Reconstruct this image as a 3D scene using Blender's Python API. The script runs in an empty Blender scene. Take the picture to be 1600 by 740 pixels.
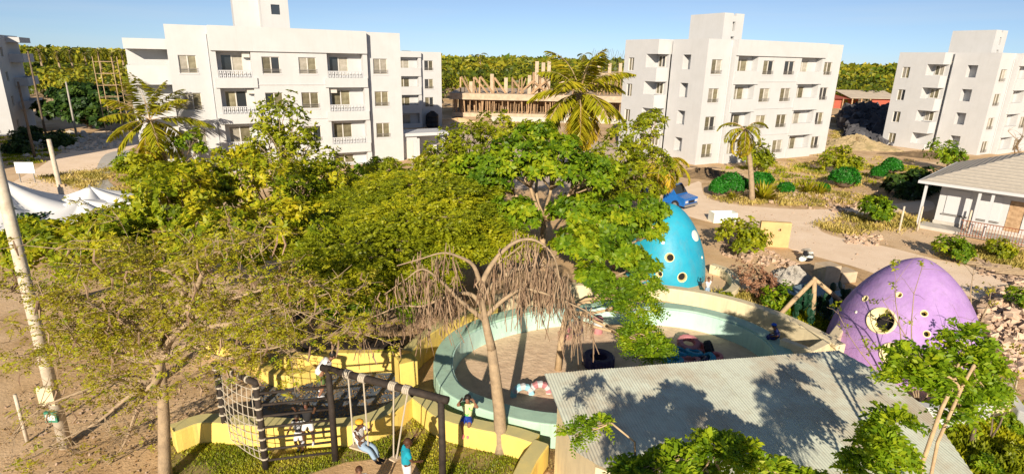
import bpy, bmesh, math, random
import numpy as np
from mathutils import Vector, Matrix

S = bpy.context.scene
COL = S.collection
R = math.radians
# ------------------------------------------------------------------ camera
FPX, PITCH, ROLL, HCAM = 900.0, R(17.2), R(1.2), 11.0
_f = np.array([0, math.cos(PITCH), -math.sin(PITCH)])
_r0 = np.array([1.0, 0, 0]); _u0 = np.cross(_r0, _f)
_r = _r0*math.cos(ROLL)+_u0*math.sin(ROLL); _u = -_r0*math.sin(ROLL)+_u0*math.cos(ROLL)
cd = bpy.data.cameras.new('camera'); cam = bpy.data.objects.new('camera', cd); COL.objects.link(cam)
cd.sensor_fit = 'HORIZONTAL'; cd.sensor_width = 36.0; cd.lens = FPX/1600*36
cd.clip_start = 0.1; cd.clip_end = 6000
m = Matrix.Identity(4)
for i in range(3):
    m[i][0] = _r[i]; m[i][1] = _u[i]; m[i][2] = -_f[i]
m[2][3] = HCAM
cam.matrix_world = m
S.camera = cam
# ------------------------------------------------------------------ light
SUN_EL, SUN_AZ = R(22), R(8)          # azimuth of the sun measured from behind the camera towards the left
S.view_settings.view_transform = 'Standard'; S.view_settings.look = 'None'
S.view_settings.exposure = 0.95; S.view_settings.gamma = 1.0
w = bpy.data.worlds.new('World'); S.world = w; w.use_nodes = True
nt = w.node_tree; nt.nodes.clear()
sky = nt.nodes.new('ShaderNodeTexSky'); sky.sky_type = 'NISHITA'; sky.sun_disc = False
sky.sun_elevation = SUN_EL; sky.sun_rotation = math.pi + SUN_AZ
sky.altitude = 0; sky.air_density = 0.6; sky.dust_density = 0.0; sky.ozone_density = 7.0
bg = nt.nodes.new('ShaderNodeBackground'); bg.inputs[1].default_value = 0.05
wo = nt.nodes.new('ShaderNodeOutputWorld')
hs = nt.nodes.new('ShaderNodeHueSaturation'); hs.inputs['Saturation'].default_value = 0.74; hs.inputs['Hue'].default_value = 0.492
nt.links.new(sky.outputs[0], hs.inputs['Color']); 
# thin streaks of cloud
_tc = nt.nodes.new('ShaderNodeTexCoord'); _mp = nt.nodes.new('ShaderNodeMapping'); _mp.inputs['Scale'].default_value = (1.6, 1.6, 26)
_nz = nt.nodes.new('ShaderNodeTexNoise'); _nz.inputs['Scale'].default_value = 1.7; _nz.inputs['Detail'].default_value = 6
_mr = nt.nodes.new('ShaderNodeMapRange'); _mr.inputs[1].default_value = .46; _mr.inputs[2].default_value = .72; _mr.inputs[4].default_value = .18
_mx = nt.nodes.new('ShaderNodeMix'); _mx.data_type = 'RGBA'; _mx.inputs[7].default_value = (7.0, 7.8, 8.6, 1)
nt.links.new(_tc.outputs['Generated'], _mp.inputs[0]); nt.links.new(_mp.outputs[0], _nz.inputs['Vector']); nt.links.new(_nz.outputs[0], _mr.inputs[0])
nt.links.new(_mr.outputs[0], _mx.inputs[0]); nt.links.new(hs.outputs[0], _mx.inputs[6]); nt.links.new(_mx.outputs[2], bg.inputs[0]); nt.links.new(bg.outputs[0], wo.inputs[0])
sd = bpy.data.lights.new('sun', 'SUN'); sd.energy = 3.9; sd.angle = R(0.5); sd.color = (1.0, 0.87, 0.69)
sun = bpy.data.objects.new('sun', sd); COL.objects.link(sun)
_sv = Vector((-math.sin(SUN_AZ)*math.cos(SUN_EL), -math.cos(SUN_AZ)*math.cos(SUN_EL), math.sin(SUN_EL)))
sun.rotation_euler = _sv.to_track_quat('Z', 'Y').to_euler(); sun.location = _sv*300

# ------------------------------------------------------------------ measuring helpers: survey points read off the picture
def ray(px, py): return _f + _r*((px-800)/FPX) + _u*(-(py-370)/FPX)
def G(px, py, z=0.0):
    d = ray(px, py); t = (z-HCAM)/d[2]; return Vector((t*d[0], t*d[1], z))
def A(px, py, Y):
    d = ray(px, py); t = Y/d[1]; return Vector((t*d[0], Y, HCAM+t*d[2]))

# ------------------------------------------------------------------ object helpers
def empty(name, label, cat, loc=(0, 0, 0), rz=0.0, group=None):
    o = bpy.data.objects.new(name, None); COL.objects.link(o); o.empty_display_size = 0.2
    o.location = loc; o.rotation_euler = (0, 0, rz)
    return tag(o, label, cat, group)
def tag(o, label=None, cat=None, group=None, kind=None):
    if label: o['label'] = label
    if cat: o['category'] = cat
    if group: o['group'] = group
    if kind: o['kind'] = kind
    return o
def link(name, me, parent=None, loc=None, rot=None):
    o = bpy.data.objects.new(name, me); COL.objects.link(o)
    if parent: o.parent = parent
    if loc is not None: o.location = loc
    if rot is not None: o.rotation_euler = rot
    return o
def copy_tree(o, parent=None):
    c = o.copy(); COL.objects.link(c); c.parent = parent
    for ch in list(o.children): copy_tree(ch, c)
    return c
def norm(v):
    v = np.asarray(v, float); return v/max(1e-9, np.linalg.norm(v))

class MB:
    def __init__(s): s.v = []; s.f = []
    def add(s, vs, fs):
        k = len(s.v); s.v += [tuple(p) for p in vs]; s.f += [tuple(i+k for i in f) for f in fs]; return s
    def box(s, x0, x1, y0, y1, z0, z1, M=None):
        vs = [Vector((x, y, z)) for z in (z0, z1) for y in (y0, y1) for x in (x0, x1)]
        if M is not None: vs = [M @ p for p in vs]
        return s.add(vs, [(0, 2, 3, 1), (4, 5, 7, 6), (0, 1, 5, 4), (2, 6, 7, 3), (0, 4, 6, 2), (1, 3, 7, 5)])
    def tube(s, pts, rad, n=6, cap=True):
        pts = [Vector(p) for p in pts]; k0 = len(s.v)
        if not hasattr(rad, '__len__'): rad = [rad]*len(pts)
        up = Vector((0.31, 0.17, 0.93)); a = None
        for i, p in enumerate(pts):
            d = (pts[min(i+1, len(pts)-1)]-pts[max(i-1, 0)])
            if d.length < 1e-7: d = Vector((0, 0, 1))
            d.normalize()
            if a is None:
                a = d.cross(up)
                if a.length < .1: a = d.cross(Vector((1, 0, 0)))
            else: a = a - d*a.dot(d)
            a.normalize(); b = d.cross(a)
            for j in range(n):
                t = 2*math.pi*j/n; s.v.append(tuple(p+(a*math.cos(t)+b*math.sin(t))*rad[i]))
        for i in range(len(pts)-1):
            for j in range(n):
                q = k0+i*n; s.f.append((q+j, q+(j+1) % n, q+n+(j+1) % n, q+n+j))
        if cap:
            s.f.append(tuple(k0+j for j in reversed(range(n)))); q = k0+(len(pts)-1)*n; s.f.append(tuple(q+j for j in range(n)))
        return s
    def bar(s, a, b, r, n=6): return s.tube([a, b], r, n)
    def lathe(s, prof, n=16, M=None):
        k0 = len(s.v)
        for (r, z) in prof:
            for j in range(n):
                t = 2*math.pi*j/n; p = Vector((r*math.cos(t), r*math.sin(t), z)); s.v.append(tuple(M @ p if M is not None else p))
        for i in range(len(prof)-1):
            for j in range(n):
                q = k0+i*n; s.f.append((q+j, q+(j+1) % n, q+n+(j+1) % n, q+n+j))
        return s
    def prism(s, poly, z0, z1):
        n = len(poly); a = sum(poly[i][0]*poly[(i+1) % n][1]-poly[(i+1) % n][0]*poly[i][1] for i in range(n))
        if a < 0: poly = poly[::-1]
        k = len(s.v); s.v += [(p[0], p[1], z0) for p in poly]+[(p[0], p[1], z1) for p in poly]
        s.f.append(tuple(k+n+i for i in range(n))); s.f.append(tuple(k+i for i in reversed(range(n))))
        for i in range(n): j = (i+1) % n; s.f.append((k+i, k+j, k+n+j, k+n+i))
        return s
    def ell(s, c, rx, ry, rz, n=10, m=7, M=None):
        k0 = len(s.v); c = Vector(c)
        for i in range(m+1):
            t = math.pi*i/m
            for j in range(n):
                a = 2*math.pi*j/n
                p = Vector((rx*math.sin(t)*math.cos(a), ry*math.sin(t)*math.sin(a), -rz*math.cos(t)))
                if M is not None: p = M @ p
                s.v.append(tuple(c+p))
        for i in range(m):
            for j in range(n): q = k0+i*n; s.f.append((q+j, q+(j+1) % n, q+n+(j+1) % n, q+n+j))
        return s
    def mesh(s, name, mat, smooth=False):
        me = bpy.data.meshes.new(name); me.from_pydata(s.v, [], s.f); me.validate()
        if mat: me.materials.append(mat)
        if smooth: me.polygons.foreach_set('use_smooth', [True]*len(me.polygons))
        me.update(); return me
    def build(s, name, mat, parent=None, loc=None, rot=None, smooth=False, bevel=0):
        o = link(name, s.mesh(name, mat, smooth), parent, loc, rot)
        if bevel:
            b = o.modifiers.new('bevel', 'BEVEL'); b.width = bevel; b.segments = 2; b.limit_method = 'ANGLE'
        return o

# ------------------------------------------------------------------ materials
def mat(name, c, rough=0.8, c2=None, scale=3.0, detail=5, bump=0.0, bscale=None, spec=0.3, metal=0.0, lo=0.35, hi=0.65, c3=None, s3=0.4, vary=0.0, streak=None, sfac=.5):
    m = bpy.data.materials.new(name); m.use_nodes = True; t = m.node_tree; n = t.nodes; b = n['Principled BSDF']
    b.inputs['Roughness'].default_value = rough; b.inputs['Metallic'].default_value = metal
    b.inputs['Specular IOR Level'].default_value = spec
    col4 = lambda q: (q[0], q[1], q[2], 1)
    b.inputs['Base Color'].default_value = col4(c)
    tc = n.new('ShaderNodeTexCoord')
    src = None
    def noise(sc, d):
        x = n.new('ShaderNodeTexNoise'); x.inputs['Scale'].default_value = sc; x.inputs['Detail'].default_value = d
        x.inputs['Roughness'].default_value = .65
        t.links.new(tc.outputs['Object'], x.inputs['Vector']); return x
    def mixrgb(fac, a, bb):
        x = n.new('ShaderNodeMix'); x.data_type = 'RGBA'
        t.links.new(fac, x.inputs[0])
        for sock, val in ((x.inputs[6], a), (x.inputs[7], bb)):
            if isinstance(val, tuple) or isinstance(val, list): sock.default_value = col4(val)
            else: t.links.new(val, sock)
        return x.outputs[2]
    def rng(sock, l, h):
        x = n.new('ShaderNodeMapRange'); x.inputs[1].default_value = l; x.inputs[2].default_value = h; t.links.new(sock, x.inputs[0]); return x.outputs[0]
    if c2 is not None: src = mixrgb(rng(noise(scale, detail).outputs[0], lo, hi), c, c2)
    if c3 is not None: src = mixrgb(rng(noise(s3, 4).outputs[0], .45, .65), src if src is not None else c, c3)
    if streak is not None:     # rain streaks and dirt running down the surface
        mp = n.new('ShaderNodeMapping'); mp.inputs['Scale'].default_value = (2.2, 2.2, .22)
        x = n.new('ShaderNodeTexNoise'); x.inputs['Scale'].default_value = 1.6; x.inputs['Detail'].default_value = 7; x.inputs['Roughness'].default_value = .7
        t.links.new(tc.outputs['Object'], mp.inputs[0]); t.links.new(mp.outputs[0], x.inputs['Vector'])
        mr = n.new('ShaderNodeMapRange'); mr.inputs[1].default_value = .50; mr.inputs[2].default_value = .72; mr.inputs[4].default_value = sfac; t.links.new(x.outputs[0], mr.inputs[0])
        src = mixrgb(mr.outputs[0], src if src is not None else c, streak)
    if vary:
        oi = n.new('ShaderNodeObjectInfo'); h = n.new('ShaderNodeHueSaturation')
        h.inputs['Value'].default_value = 1
        mr = n.new('ShaderNodeMapRange'); mr.inputs[3].default_value = 1-vary; mr.inputs[4].default_value = 1+vary
        t.links.new(oi.outputs['Random'], mr.inputs[0]); t.links.new(mr.outputs[0], h.inputs['Value'])
        if src is not None: t.links.new(src, h.inputs['Color'])
        else: h.inputs['Color'].default_value = col4(c)
        src = h.outputs[0]
    if src is not None: t.links.new(src, b.inputs['Base Color'])
    if bump:
        bp = n.new('ShaderNodeBump'); bp.inputs['Strength'].default_value = bump; bp.inputs['Distance'].default_value = .05
        t.links.new(noise(bscale or scale*6, 4).outputs[0], bp.inputs['Height']); t.links.new(bp.outputs[0], b.inputs['Normal'])
    return m
def leafmat(name, cols, transl=0.3, rough=0.45):
    m = bpy.data.materials.new(name); m.use_nodes = True; t = m.node_tree; n = t.nodes; b = n['Principled BSDF']; out = n['Material Output']
    at = n.new('ShaderNodeAttribute'); at.attribute_name = 'tone'
    cr = n.new('ShaderNodeValToRGB'); e = cr.color_ramp.elements
    while len(e) < len(cols): e.new(.5)
    for i, q in enumerate(cols): e[i].position = i/(len(cols)-1); e[i].color = (q[0], q[1], q[2], 1)
    t.links.new(at.outputs['Fac'], cr.inputs[0]); t.links.new(cr.outputs[0], b.inputs['Base Color'])
    b.inputs['Roughness'].default_value = rough; b.inputs['Specular IOR Level'].default_value = .3
    tr = n.new('ShaderNodeBsdfTranslucent'); t.links.new(cr.outputs[0], tr.inputs[0])
    mx = n.new('ShaderNodeMixShader'); mx.inputs[0].default_value = transl
    t.links.new(b.outputs[0], mx.inputs[1]); t.links.new(tr.outputs[0], mx.inputs[2]); t.links.new(mx.outputs[0], out.inputs[0])
    return m
M = dict(
    white=mat('white_render', (.53, .535, .545), .85, (.495, .50, .505), .6, 6, .08, 20, streak=(.40, .395, .39), sfac=.22),
    white2=mat('white_trim', (.52, .53, .55), .6),
    frame=mat('window_frame', (.60, .57, .52), .5),
    pane=mat('curtained_glass', (.12, .105, .065), .12, (.21, .19, .125), 1.6, 3, vary=.45, spec=.6),
    panel=mat('pale_curtain_glass', (.28, .26, .21), .15, (.38, .35, .30), 2.5, 3, vary=.25, spec=.5),
    mound=mat('dry_grassy_earth', (.42, .32, .19), .95, (.25, .20, .10), 1.1, 8, .8, 5),
    paned=mat('dark_glass', (.03, .035, .04), .08, spec=.8, vary=.3),
    grille=mat('grille_metal', (.22, .21, .2), .5),
    concrete=mat('concrete', (.42, .39, .34), .9, (.30, .28, .25), 2, 6, .3),
    rawcon=mat('raw_concrete', (.52, .42, .31), .9, (.40, .31, .22), 1.5, 6, .3),
    timber=mat('prop_timber', (.44, .30, .18), .85, (.28, .18, .10), 4, 4, .2, vary=.3),
    sand=mat('sandy_ground', (.66, .45, .25), .95, (.42, .27, .13), .55, 9, .6, 9, c3=(.72, .53, .34), s3=.12),
    road=mat('sandy_road', (.92, .73, .55), .95, (.82, .63, .45), .5, 9, .3, 14),
    groad=mat('grey_road', (.62, .50, .38), .95, (.48, .38, .29), .4, 9, .4, 8),
    conc_path=mat('concrete_path', (.52, .49, .44), .9, (.42, .39, .35), 1, 6, .2),
    pitsand=mat('pit_sand', (.74, .55, .38), .95, (.60, .43, .29), 2.2, 8, .8, 5),
    soil=mat('soil', (.20, .14, .08), .95, (.11, .075, .045), .8, 8, .5, 8),
    yellow=mat('yellow_paint', (.80, .60, .15), .7, (.68, .50, .13), 1.3, 6, .15, 20, streak=(.42, .33, .16), sfac=.6),
    yellowtop=mat('pale_yellow_paint', (.62, .53, .22), .75, (.48, .44, .22), 1.4, 6, .1, 20),
    mint=mat('mint_paint', (.40, .58, .46), .65, (.33, .50, .40), 1.2, 6, .12, 20, streak=(.26, .32, .25), sfac=.55),
    mintin=mat('pale_mint_paint', (.48, .68, .60), .65, (.40, .60, .54), 1.2, 6, .1, 20, streak=(.30, .42, .40), sfac=.5),
    cream=mat('cream_paint', (.74, .64, .42), .7, (.62, .53, .35), 1.2, 6, .15, 20, streak=(.40, .34, .24), sfac=.6),
    slate=mat('dark_slate_floor', (.10, .14, .20), .85, (.07, .09, .13), 1, 6, .2, c3=(.20, .19, .17), s3=.7),
    blue=mat('blue_dome_paint', (.015, .30, .46), .48, (.03, .37, .52), 1.1, 7, .25, 5, spec=.35, streak=(.10, .26, .33), sfac=.5),
    purple=mat('purple_dome_paint', (.34, .20, .47), .7, (.43, .28, .56), 1.1, 8, .4, 5, spec=.25, streak=(.30, .20, .36), sfac=.75),
    dark=mat('interior_shade_black', (.012, .011, .012), .9),
    porth=mat('porthole_cream', (.80, .68, .38), .6),
    spotw=mat('spot_white', (.80, .78, .68), .55),
    log=mat('dark_log', (.022, .017, .015), .75, (.045, .034, .027), 5, 5, .3, 30),
    rope=mat('white_rope', (.44, .39, .31), .9),
    bark=mat('pale_bark', (.40, .30, .19), .9, (.27, .20, .13), 5, 6, .4, 30),
    barkd=mat('grey_bark', (.20, .15, .105), .9, (.12, .09, .065), 5, 6, .4, 30),
    barky=mat('tan_bark', (.52, .38, .22), .85, (.38, .27, .16), 6, 6, .3, 30),
    pod=mat('dry_pods', (.20, .125, .08), .85, (.36, .26, .17), 3, 4),
    metalroof=None,
    roofp=mat('bungalow_roof', (.50, .45, .38), .8, (.42, .38, .32), 4, 5, .1),
    tyre=mat('black_tyre', (.02, .02, .026), .7),
    navy=mat('navy_tyre', (.035, .03, .085), .6),
    tblue=mat('blue_tyre', (.03, .26, .42), .6),
    tpink=mat('pink_tyre', (.50, .22, .22), .65, (.42, .17, .19), 4),
    tcoral=mat('coral_tyre', (.60, .20, .20), .65),
    tlight=mat('light_blue_tyre', (.30, .60, .68), .6),
    canvas=mat('white_canvas', (.74, .74, .74), .7),
    carblue=mat('blue_car_paint', (.015, .13, .45), .25, spec=.6),
    carteal=mat('teal_car_paint', (.03, .25, .30), .25, spec=.6),
    rust=mat('rusty_metal', (.30, .11, .05), .85, (.20, .08, .045), 4),
    red=mat('red_wall', (.42, .10, .06), .8, (.33, .09, .06), 1.2),
    thatch=mat('pale_sheet_roof', (.55, .47, .37), .8, (.45, .38, .3), .8),
    rock=mat('pale_rubble', (.55, .41, .30), .95, (.40, .28, .20), 3, 5, .3, vary=.25),
    rockd=mat('dark_rubble', (.055, .055, .065), .9, (.10, .10, .11), .7, 5, .3),
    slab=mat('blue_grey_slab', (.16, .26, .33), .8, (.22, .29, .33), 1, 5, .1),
    block=mat('tan_block', (.58, .46, .32), .9, (.45, .35, .24), 3, 5, .2),
    ochre=mat('ochre_wall', (.62, .44, .20), .9, (.50, .34, .16), 1, 5, .2),
    tank=mat('black_tank', (.012, .012, .015), .5),
    whitebark=mat('white_pole', (.62, .55, .44), .8, (.45, .38, .29), 5, 5, .1),
    signg=mat('sign_green', (.05, .22, .14), .6),
    signw=mat('sign_white', (.72, .76, .72), .5),
    skin=mat('dark_skin', (.10, .048, .027), .5),
    skin2=mat('brown_skin', (.22, .11, .065), .5),
    hair=mat('black_hair', (.012, .010, .009), .6),
    hairb=mat('brown_hair', (.07, .03, .015), .6),
    teal=mat('teal_cloth', (.01, .28, .38), .85),
    wcloth=mat('white_cloth', (.75, .73, .70), .85, (.62, .60, .60), 12, 3),
    jean=mat('pale_denim', (.26, .36, .48), .9),
    ycap=mat('yellow_cap', (.75, .36, .03), .8),
    stripe=mat('grey_print_cloth', (.35, .36, .38), .9, (.03, .03, .035), 14, 2, lo=.45, hi=.52),
    bshort=mat('blue_shorts', (.015, .05, .30), .8),
    lime=mat('lime_print_cloth', (.60, .62, .30), .85, (.12, .45, .10), 6, 1, lo=.52, hi=.56),
    gshort=mat('green_shorts', (.10, .16, .05), .85),
    bcloth=mat('black_cloth', (.02, .02, .022), .85),
    ncloth=mat('navy_cloth', (.02, .03, .12), .85),
    bluecl=mat('blue_cloth', (.02, .10, .55), .8),
    hedge=None,
)
L_ = dict(
    yellow=leafmat('almond_leaves', [(.13, .19, .010), (.27, .35, .014), (.50, .50, .02), (.68, .58, .03)], .45),
    mid=leafmat('flame_tree_leaves', [(.14, .19, .010), (.36, .40, .014), (.60, .56, .02)], .48),
    bright=leafmat('broad_green_leaves', [(.08, .17, .010), (.22, .35, .012), (.46, .50, .02)], .45),
    lime=leafmat('lime_leaves', [(.15, .20, .01), (.33, .38, .014), (.52, .50, .025)], .45),
    dry=leafmat('thin_acacia_leaves', [(.24, .17, .03), (.40, .36, .03), (.48, .48, .02), (.18, .28, .012)], .45),
    moringa=leafmat('moringa_leaves', [(.09, .19, .010), (.26, .40, .014), (.48, .54, .02)], .48),
    palm=leafmat('palm_fronds', [(.12, .16, .008), (.36, .36, .015), (.60, .42, .03)], .3),
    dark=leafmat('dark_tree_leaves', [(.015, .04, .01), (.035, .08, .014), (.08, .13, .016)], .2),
    hedge=leafmat('hedge_leaves', [(.01, .09, .006), (.02, .17, .010), (.05, .26, .015)], .2),
    forest=leafmat('forest_leaves', [(.06, .09, .008), (.22, .24, .014), (.40, .34, .022), (.10, .16, .012)], .25),
    red=leafmat('red_brown_leaves', [(.18, .08, .045), (.36, .19, .11), (.48, .29, .17)], .2),
    grass=leafmat('lawn_grass', [(.13, .19, .012), (.33, .36, .02), (.58, .48, .06)], .25),
    drygrass=leafmat('dry_grass', [(.22, .20, .03), (.50, .40, .10), (.68, .52, .20)], .25),
    litter=leafmat('leaf_litter', [(.20, .11, .05), (.36, .22, .09), (.50, .38, .15)], .1),
    cactus=leafmat('cactus_pads', [(.012, .05, .025), (.02, .075, .035), (.035, .10, .045)], .05),
)
# ------------------------------------------------------------------ the setting
def sheet(name, pts, z, material, kind='structure', parent=None, sub=0):
    mb = MB(); mb.v = [(p[0], p[1], z) for p in pts]; mb.f = [tuple(range(len(pts)))]
    a = sum(pts[i][0]*pts[(i+1) % len(pts)][1]-pts[(i+1) % len(pts)][0]*pts[i][1] for i in range(len(pts)))
    if a < 0: mb.f = [tuple(reversed(range(len(pts))))]
    o = mb.build(name, material, parent)
    if kind: o['kind'] = kind
    return o
def smooth_closed(pts, n=6):
    out = []; N = len(pts)
    for i in range(N):
        p0, p1, p2, p3 = [np.array(pts[(i+k-1) % N][:2], float) for k in range(4)]
        for j in range(n):
            t = j/n; out.append(tuple(.5*((2*p1)+(-p0+p2)*t+(2*p0-5*p1+4*p2-p3)*t*t+(-p0+3*p1-3*p2+p3)*t**3)))
    return out
def smooth_open(pts, n=6):
    P = [np.array(p, float) for p in pts]; P = [2*P[0]-P[1]]+P+[2*P[-1]-P[-2]]; out = []
    for i in range(1, len(P)-2):
        p0, p1, p2, p3 = P[i-1:i+3]
        for j in range(n):
            t = j/n; out.append(tuple(.5*((2*p1)+(-p0+p2)*t+(2*p0-5*p1+4*p2-p3)*t*t+(-p0+3*p1-3*p2+p3)*t**3)))
    out.append(tuple(P[-2])); return out
g = sheet('ground', [(-4000, -300), (4000, -300), (4000, 5000), (-4000, 5000)], 0, M['sand'])
def gl(pix, z=0): return [G(x, y, z).to_2d() for x, y in pix]
sheet('sandy_road', smooth_closed(gl([(1040, 318), (1092, 283), (1112, 312), (1250, 327), (1380, 320), (1450, 313), (1450, 330), (1335, 337), (1280, 352), (1300, 368), (1380, 384), (1460, 404), (1640, 446), (1640, 505), (1500, 458), (1400, 437), (1330, 415), (1280, 402), (1225, 384), (1195, 352), (1110, 347)]), 4), .004, M['road'])
sheet('shaded_road', gl([(-60, 330), (60, 262), (110, 228), (150, 205), (195, 203), (235, 215), (195, 238), (150, 262), (120, 300), (60, 345)]), .004, M['road'])
sheet('concrete_path', smooth_closed(gl([(205, 236), (165, 241), (148, 270), (140, 300), (170, 335), (260, 340), (232, 308), (178, 290), (172, 270)]), 4), .012, M['conc_path'])
sheet('garden_soil', gl([(1440, 745), (1480, 650), (1640, 620), (1700, 800), (1440, 830)]), .006, M['soil'])
sheet('side_yard', gl([(640, 300), (645, 215), (760, 205), (860, 210), (1000, 230), (980, 290)]), .004, M['groad'])

# walls that follow a path: straight-sided, given thickness and height
def path_wall(mb, pts, th, z0, z1, closed=False):
    P = [np.array(p[:2], float) for p in pts]; N = len(P); Lf = []; Rt = []
    for i in range(N):
        a = P[(i-1) % N] if (closed or i > 0) else P[i]; b = P[(i+1) % N] if (closed or i < N-1) else P[i]
        d = norm(b-a); n = np.array([-d[1], d[0]])
        Lf.append(P[i]+n*th/2); Rt.append(P[i]-n*th/2)
    k = len(mb.v)
    for i in range(N):
        for q, z in ((Lf[i], z0), (Lf[i], z1), (Rt[i], z1), (Rt[i], z0)): mb.v.append((q[0], q[1], z))
    for i in range(N if closed else N-1):
        a = k+4*i; b = k+4*((i+1) % N)
        for j in range(4): mb.f.append((a+j, b+j, b+(j+1) % 4, a+(j+1) % 4))
    if not closed:
        mb.f.append((k, k+1, k+2, k+3)); e = k+4*(N-1); mb.f.append((e+3, e+2, e+1, e))
    return mb

# ---- round sand pit
ringpx = [(684, 560), (700, 598), (740, 620), (800, 638), (880, 646)]
ring = [G(x, y, .9).to_2d() for x, y in ringpx]
ring = [(-2.35, 18.0), (-1.85, 16.3), (-.6, 15.35), (1.1, 14.75), (3.2, 14.8), (5.6, 15.3), (7.9, 16.4), (9.6, 17.9), (10.2, 19.6), (9.7, 21.4), (8.1, 22.8), (5.9, 23.3), (3.4, 23.2), (1.1, 22.6), (-.9, 21.4), (-2.1, 19.8)]
ringS = smooth_closed(ring, 5)
pit = empty('sand_pit', 'large round play pit of sand ringed by a mint green seat wall', 'sand pit', (0, 0, 0))
def offset(pts, d, closed=True):
    P = [np.array(p[:2], float) for p in pts]; N = len(P); out = []
    for i in range(N):
        a = P[(i-1) % N] if (closed or i) else P[i]; b = P[(i+1) % N] if (closed or i < N-1) else P[i]
        t = norm(b-a); out.append(tuple(P[i]+np.array([-t[1], t[0]])*d))
    return out
path_wall(MB(), ringS, .62, 0, .86, True).build('ring_wall', M['mint'], pit, bevel=.04)
inn = offset(ringS, .34); path_wall(MB(), inn, .05, 0.004, .80, True).build('inner_lining', M['mintin'], pit)
sheet('sand_floor', offset(ringS, .3), .03, M['pitsand'], None, pit)
# outer cream wall behind the pit
cr = [(-.6, 23.2), (1.2, 24.3), (3.6, 24.9), (6.0, 24.95), (8.4, 24.3), (10.0, 23.3), (11.2, 21.9), (11.9, 20.5), (12.3, 19.3)]
t = empty('outer_garden_wall', 'curved cream wall running behind the round sand pit', 'garden wall')
path_wall(MB(), smooth_open(cr, 5), .45, 0, 1.12).build('wall_body', M['cream'], t, bevel=.04)
# ---- yellow wall in front, pool-like second pit
yw = [G(x, y, .72).to_2d() for x, y in ((268, 668), (320, 652), (400, 657), (500, 660), (565, 654), (612, 635), (644, 610), (668, 628), (692, 646), (740, 660), (800, 672), (838, 684))]
t = empty('yellow_wall', 'low yellow wall curving between the lawn and the two pits', 'garden wall')
yws = smooth_open(yw[:7], 5)+smooth_open(yw[7:], 4)
path_wall(MB(), yws, .5, 0, .70).build('wall_body', M['yellow'], t, bevel=.03)
path_wall(MB(), yws, .44, .703, .715).build('coping', M['yellowtop'], t)
t = empty('end_wall', 'pale yellow wall running from the yellow wall towards the viewer', 'garden wall')
ew = [G(x, y, .72).to_2d() for x, y in ((846, 690), (826, 718), (806, 760), (795, 800))]
path_wall(MB(), ew, .48, 0, .72).build('wall_body', M['yellow'], t, bevel=.03)
path_wall(MB(), ew, .42, .723, .735).build('coping', M['yellowtop'], t)
pool = smooth_closed(gl([(395, 640), (405, 600), (450, 585), (540, 575), (630, 585), (655, 605), (635, 640), (580, 668), (480, 672)]), 4)
t = sheet('slate_pit_floor', pool, .012, M['slate'])
bw = [G(x, y, .8).to_2d() for x, y in ((436, 556), (470, 552), (520, 549), (575, 549), (628, 548))]
t = empty('back_yellow_wall', 'yellow retaining wall with dark bench top behind the slate floor', 'garden wall')
path_wall(MB(), bw, .3, 0, .82).build('wall_body', M['yellow'], t, bevel=.02)
o = path_wall(MB(), offset(bw[1:], .35, False), .55, .84, .90).build('bench_top', M['log'], t)
bt = empty('terrace_wall', 'tall yellow wall climbing from the square pier towards the pit', 'garden wall')
tw = [G(x, y, 1.0).to_2d() for x, y in ((636, 548), (655, 528), (690, 505), (730, 488), (775, 478))]
path_wall(MB(), tw, .42, 0, 1.02).build('wall_body', M['yellow'], bt, bevel=.03)
path_wall(MB(), tw, .36, 1.023, 1.035).build('coping', M['yellowtop'], bt)
p0 = G(634, 560, 1.1); MB().box(-.32, .32, -.32, .32, 0, 1.12).build('pier', M['yellow'], bt, (p0.x, p0.y, 0), (0, 0, .5), bevel=.03)
sheet('terrace', gl([(380, 560), (430, 500), (560, 470), (720, 470), (790, 470), (720, 500), (640, 560)]), .02, M['sand'])
wl = empty('lower_yellow_wall', 'short yellow wall at the edge of the sand under the thorn tree', 'garden wall')
lw = [G(x, y, .5).to_2d() for x, y in ((322, 535), (360, 540), (400, 560), (440, 582), (492, 572))]
path_wall(MB(), smooth_open(lw, 4), .4, 0, .5).build('wall_body', M['yellow'], wl, bevel=.03)

# ---- white/cream kerb walls by the domes
def simple_wall(label, pix, z, th, material, name='garden_wall', n=1):
    pts = [G(x, y, z).to_2d() for x, y in pix]
    t = empty(name, label, 'garden wall'); path_wall(MB(), smooth_open(pts, 4) if n > 1 else pts, th, 0, z).build('wall_body', material, t, bevel=.03); return t
simple_wall('zigzag pale mint wall beside the cactus bed', [(1222, 528), (1268, 545), (1300, 528), (1322, 498), (1338, 470)], 1.1, .35, M['cream'])
simple_wall('low white wall curving round the foot of the purple dome', [(1420, 628), (1470, 634), (1530, 628), (1572, 612), (1600, 640), (1660, 660)], .8, .35, M['white'], n=3)
simple_wall('cream block wall on the right of the purple dome', [(1532, 560), (1578, 590), (1572, 612)], 1.2, .45, M['cream'])
simple_wall('small round cream wall beside the blue dome', [(1112, 412), (1135, 420), (1150, 438), (1138, 455), (1090, 462), (1040, 470), (1000, 468)], .5, .4, M['cream'], n=3)

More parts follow.
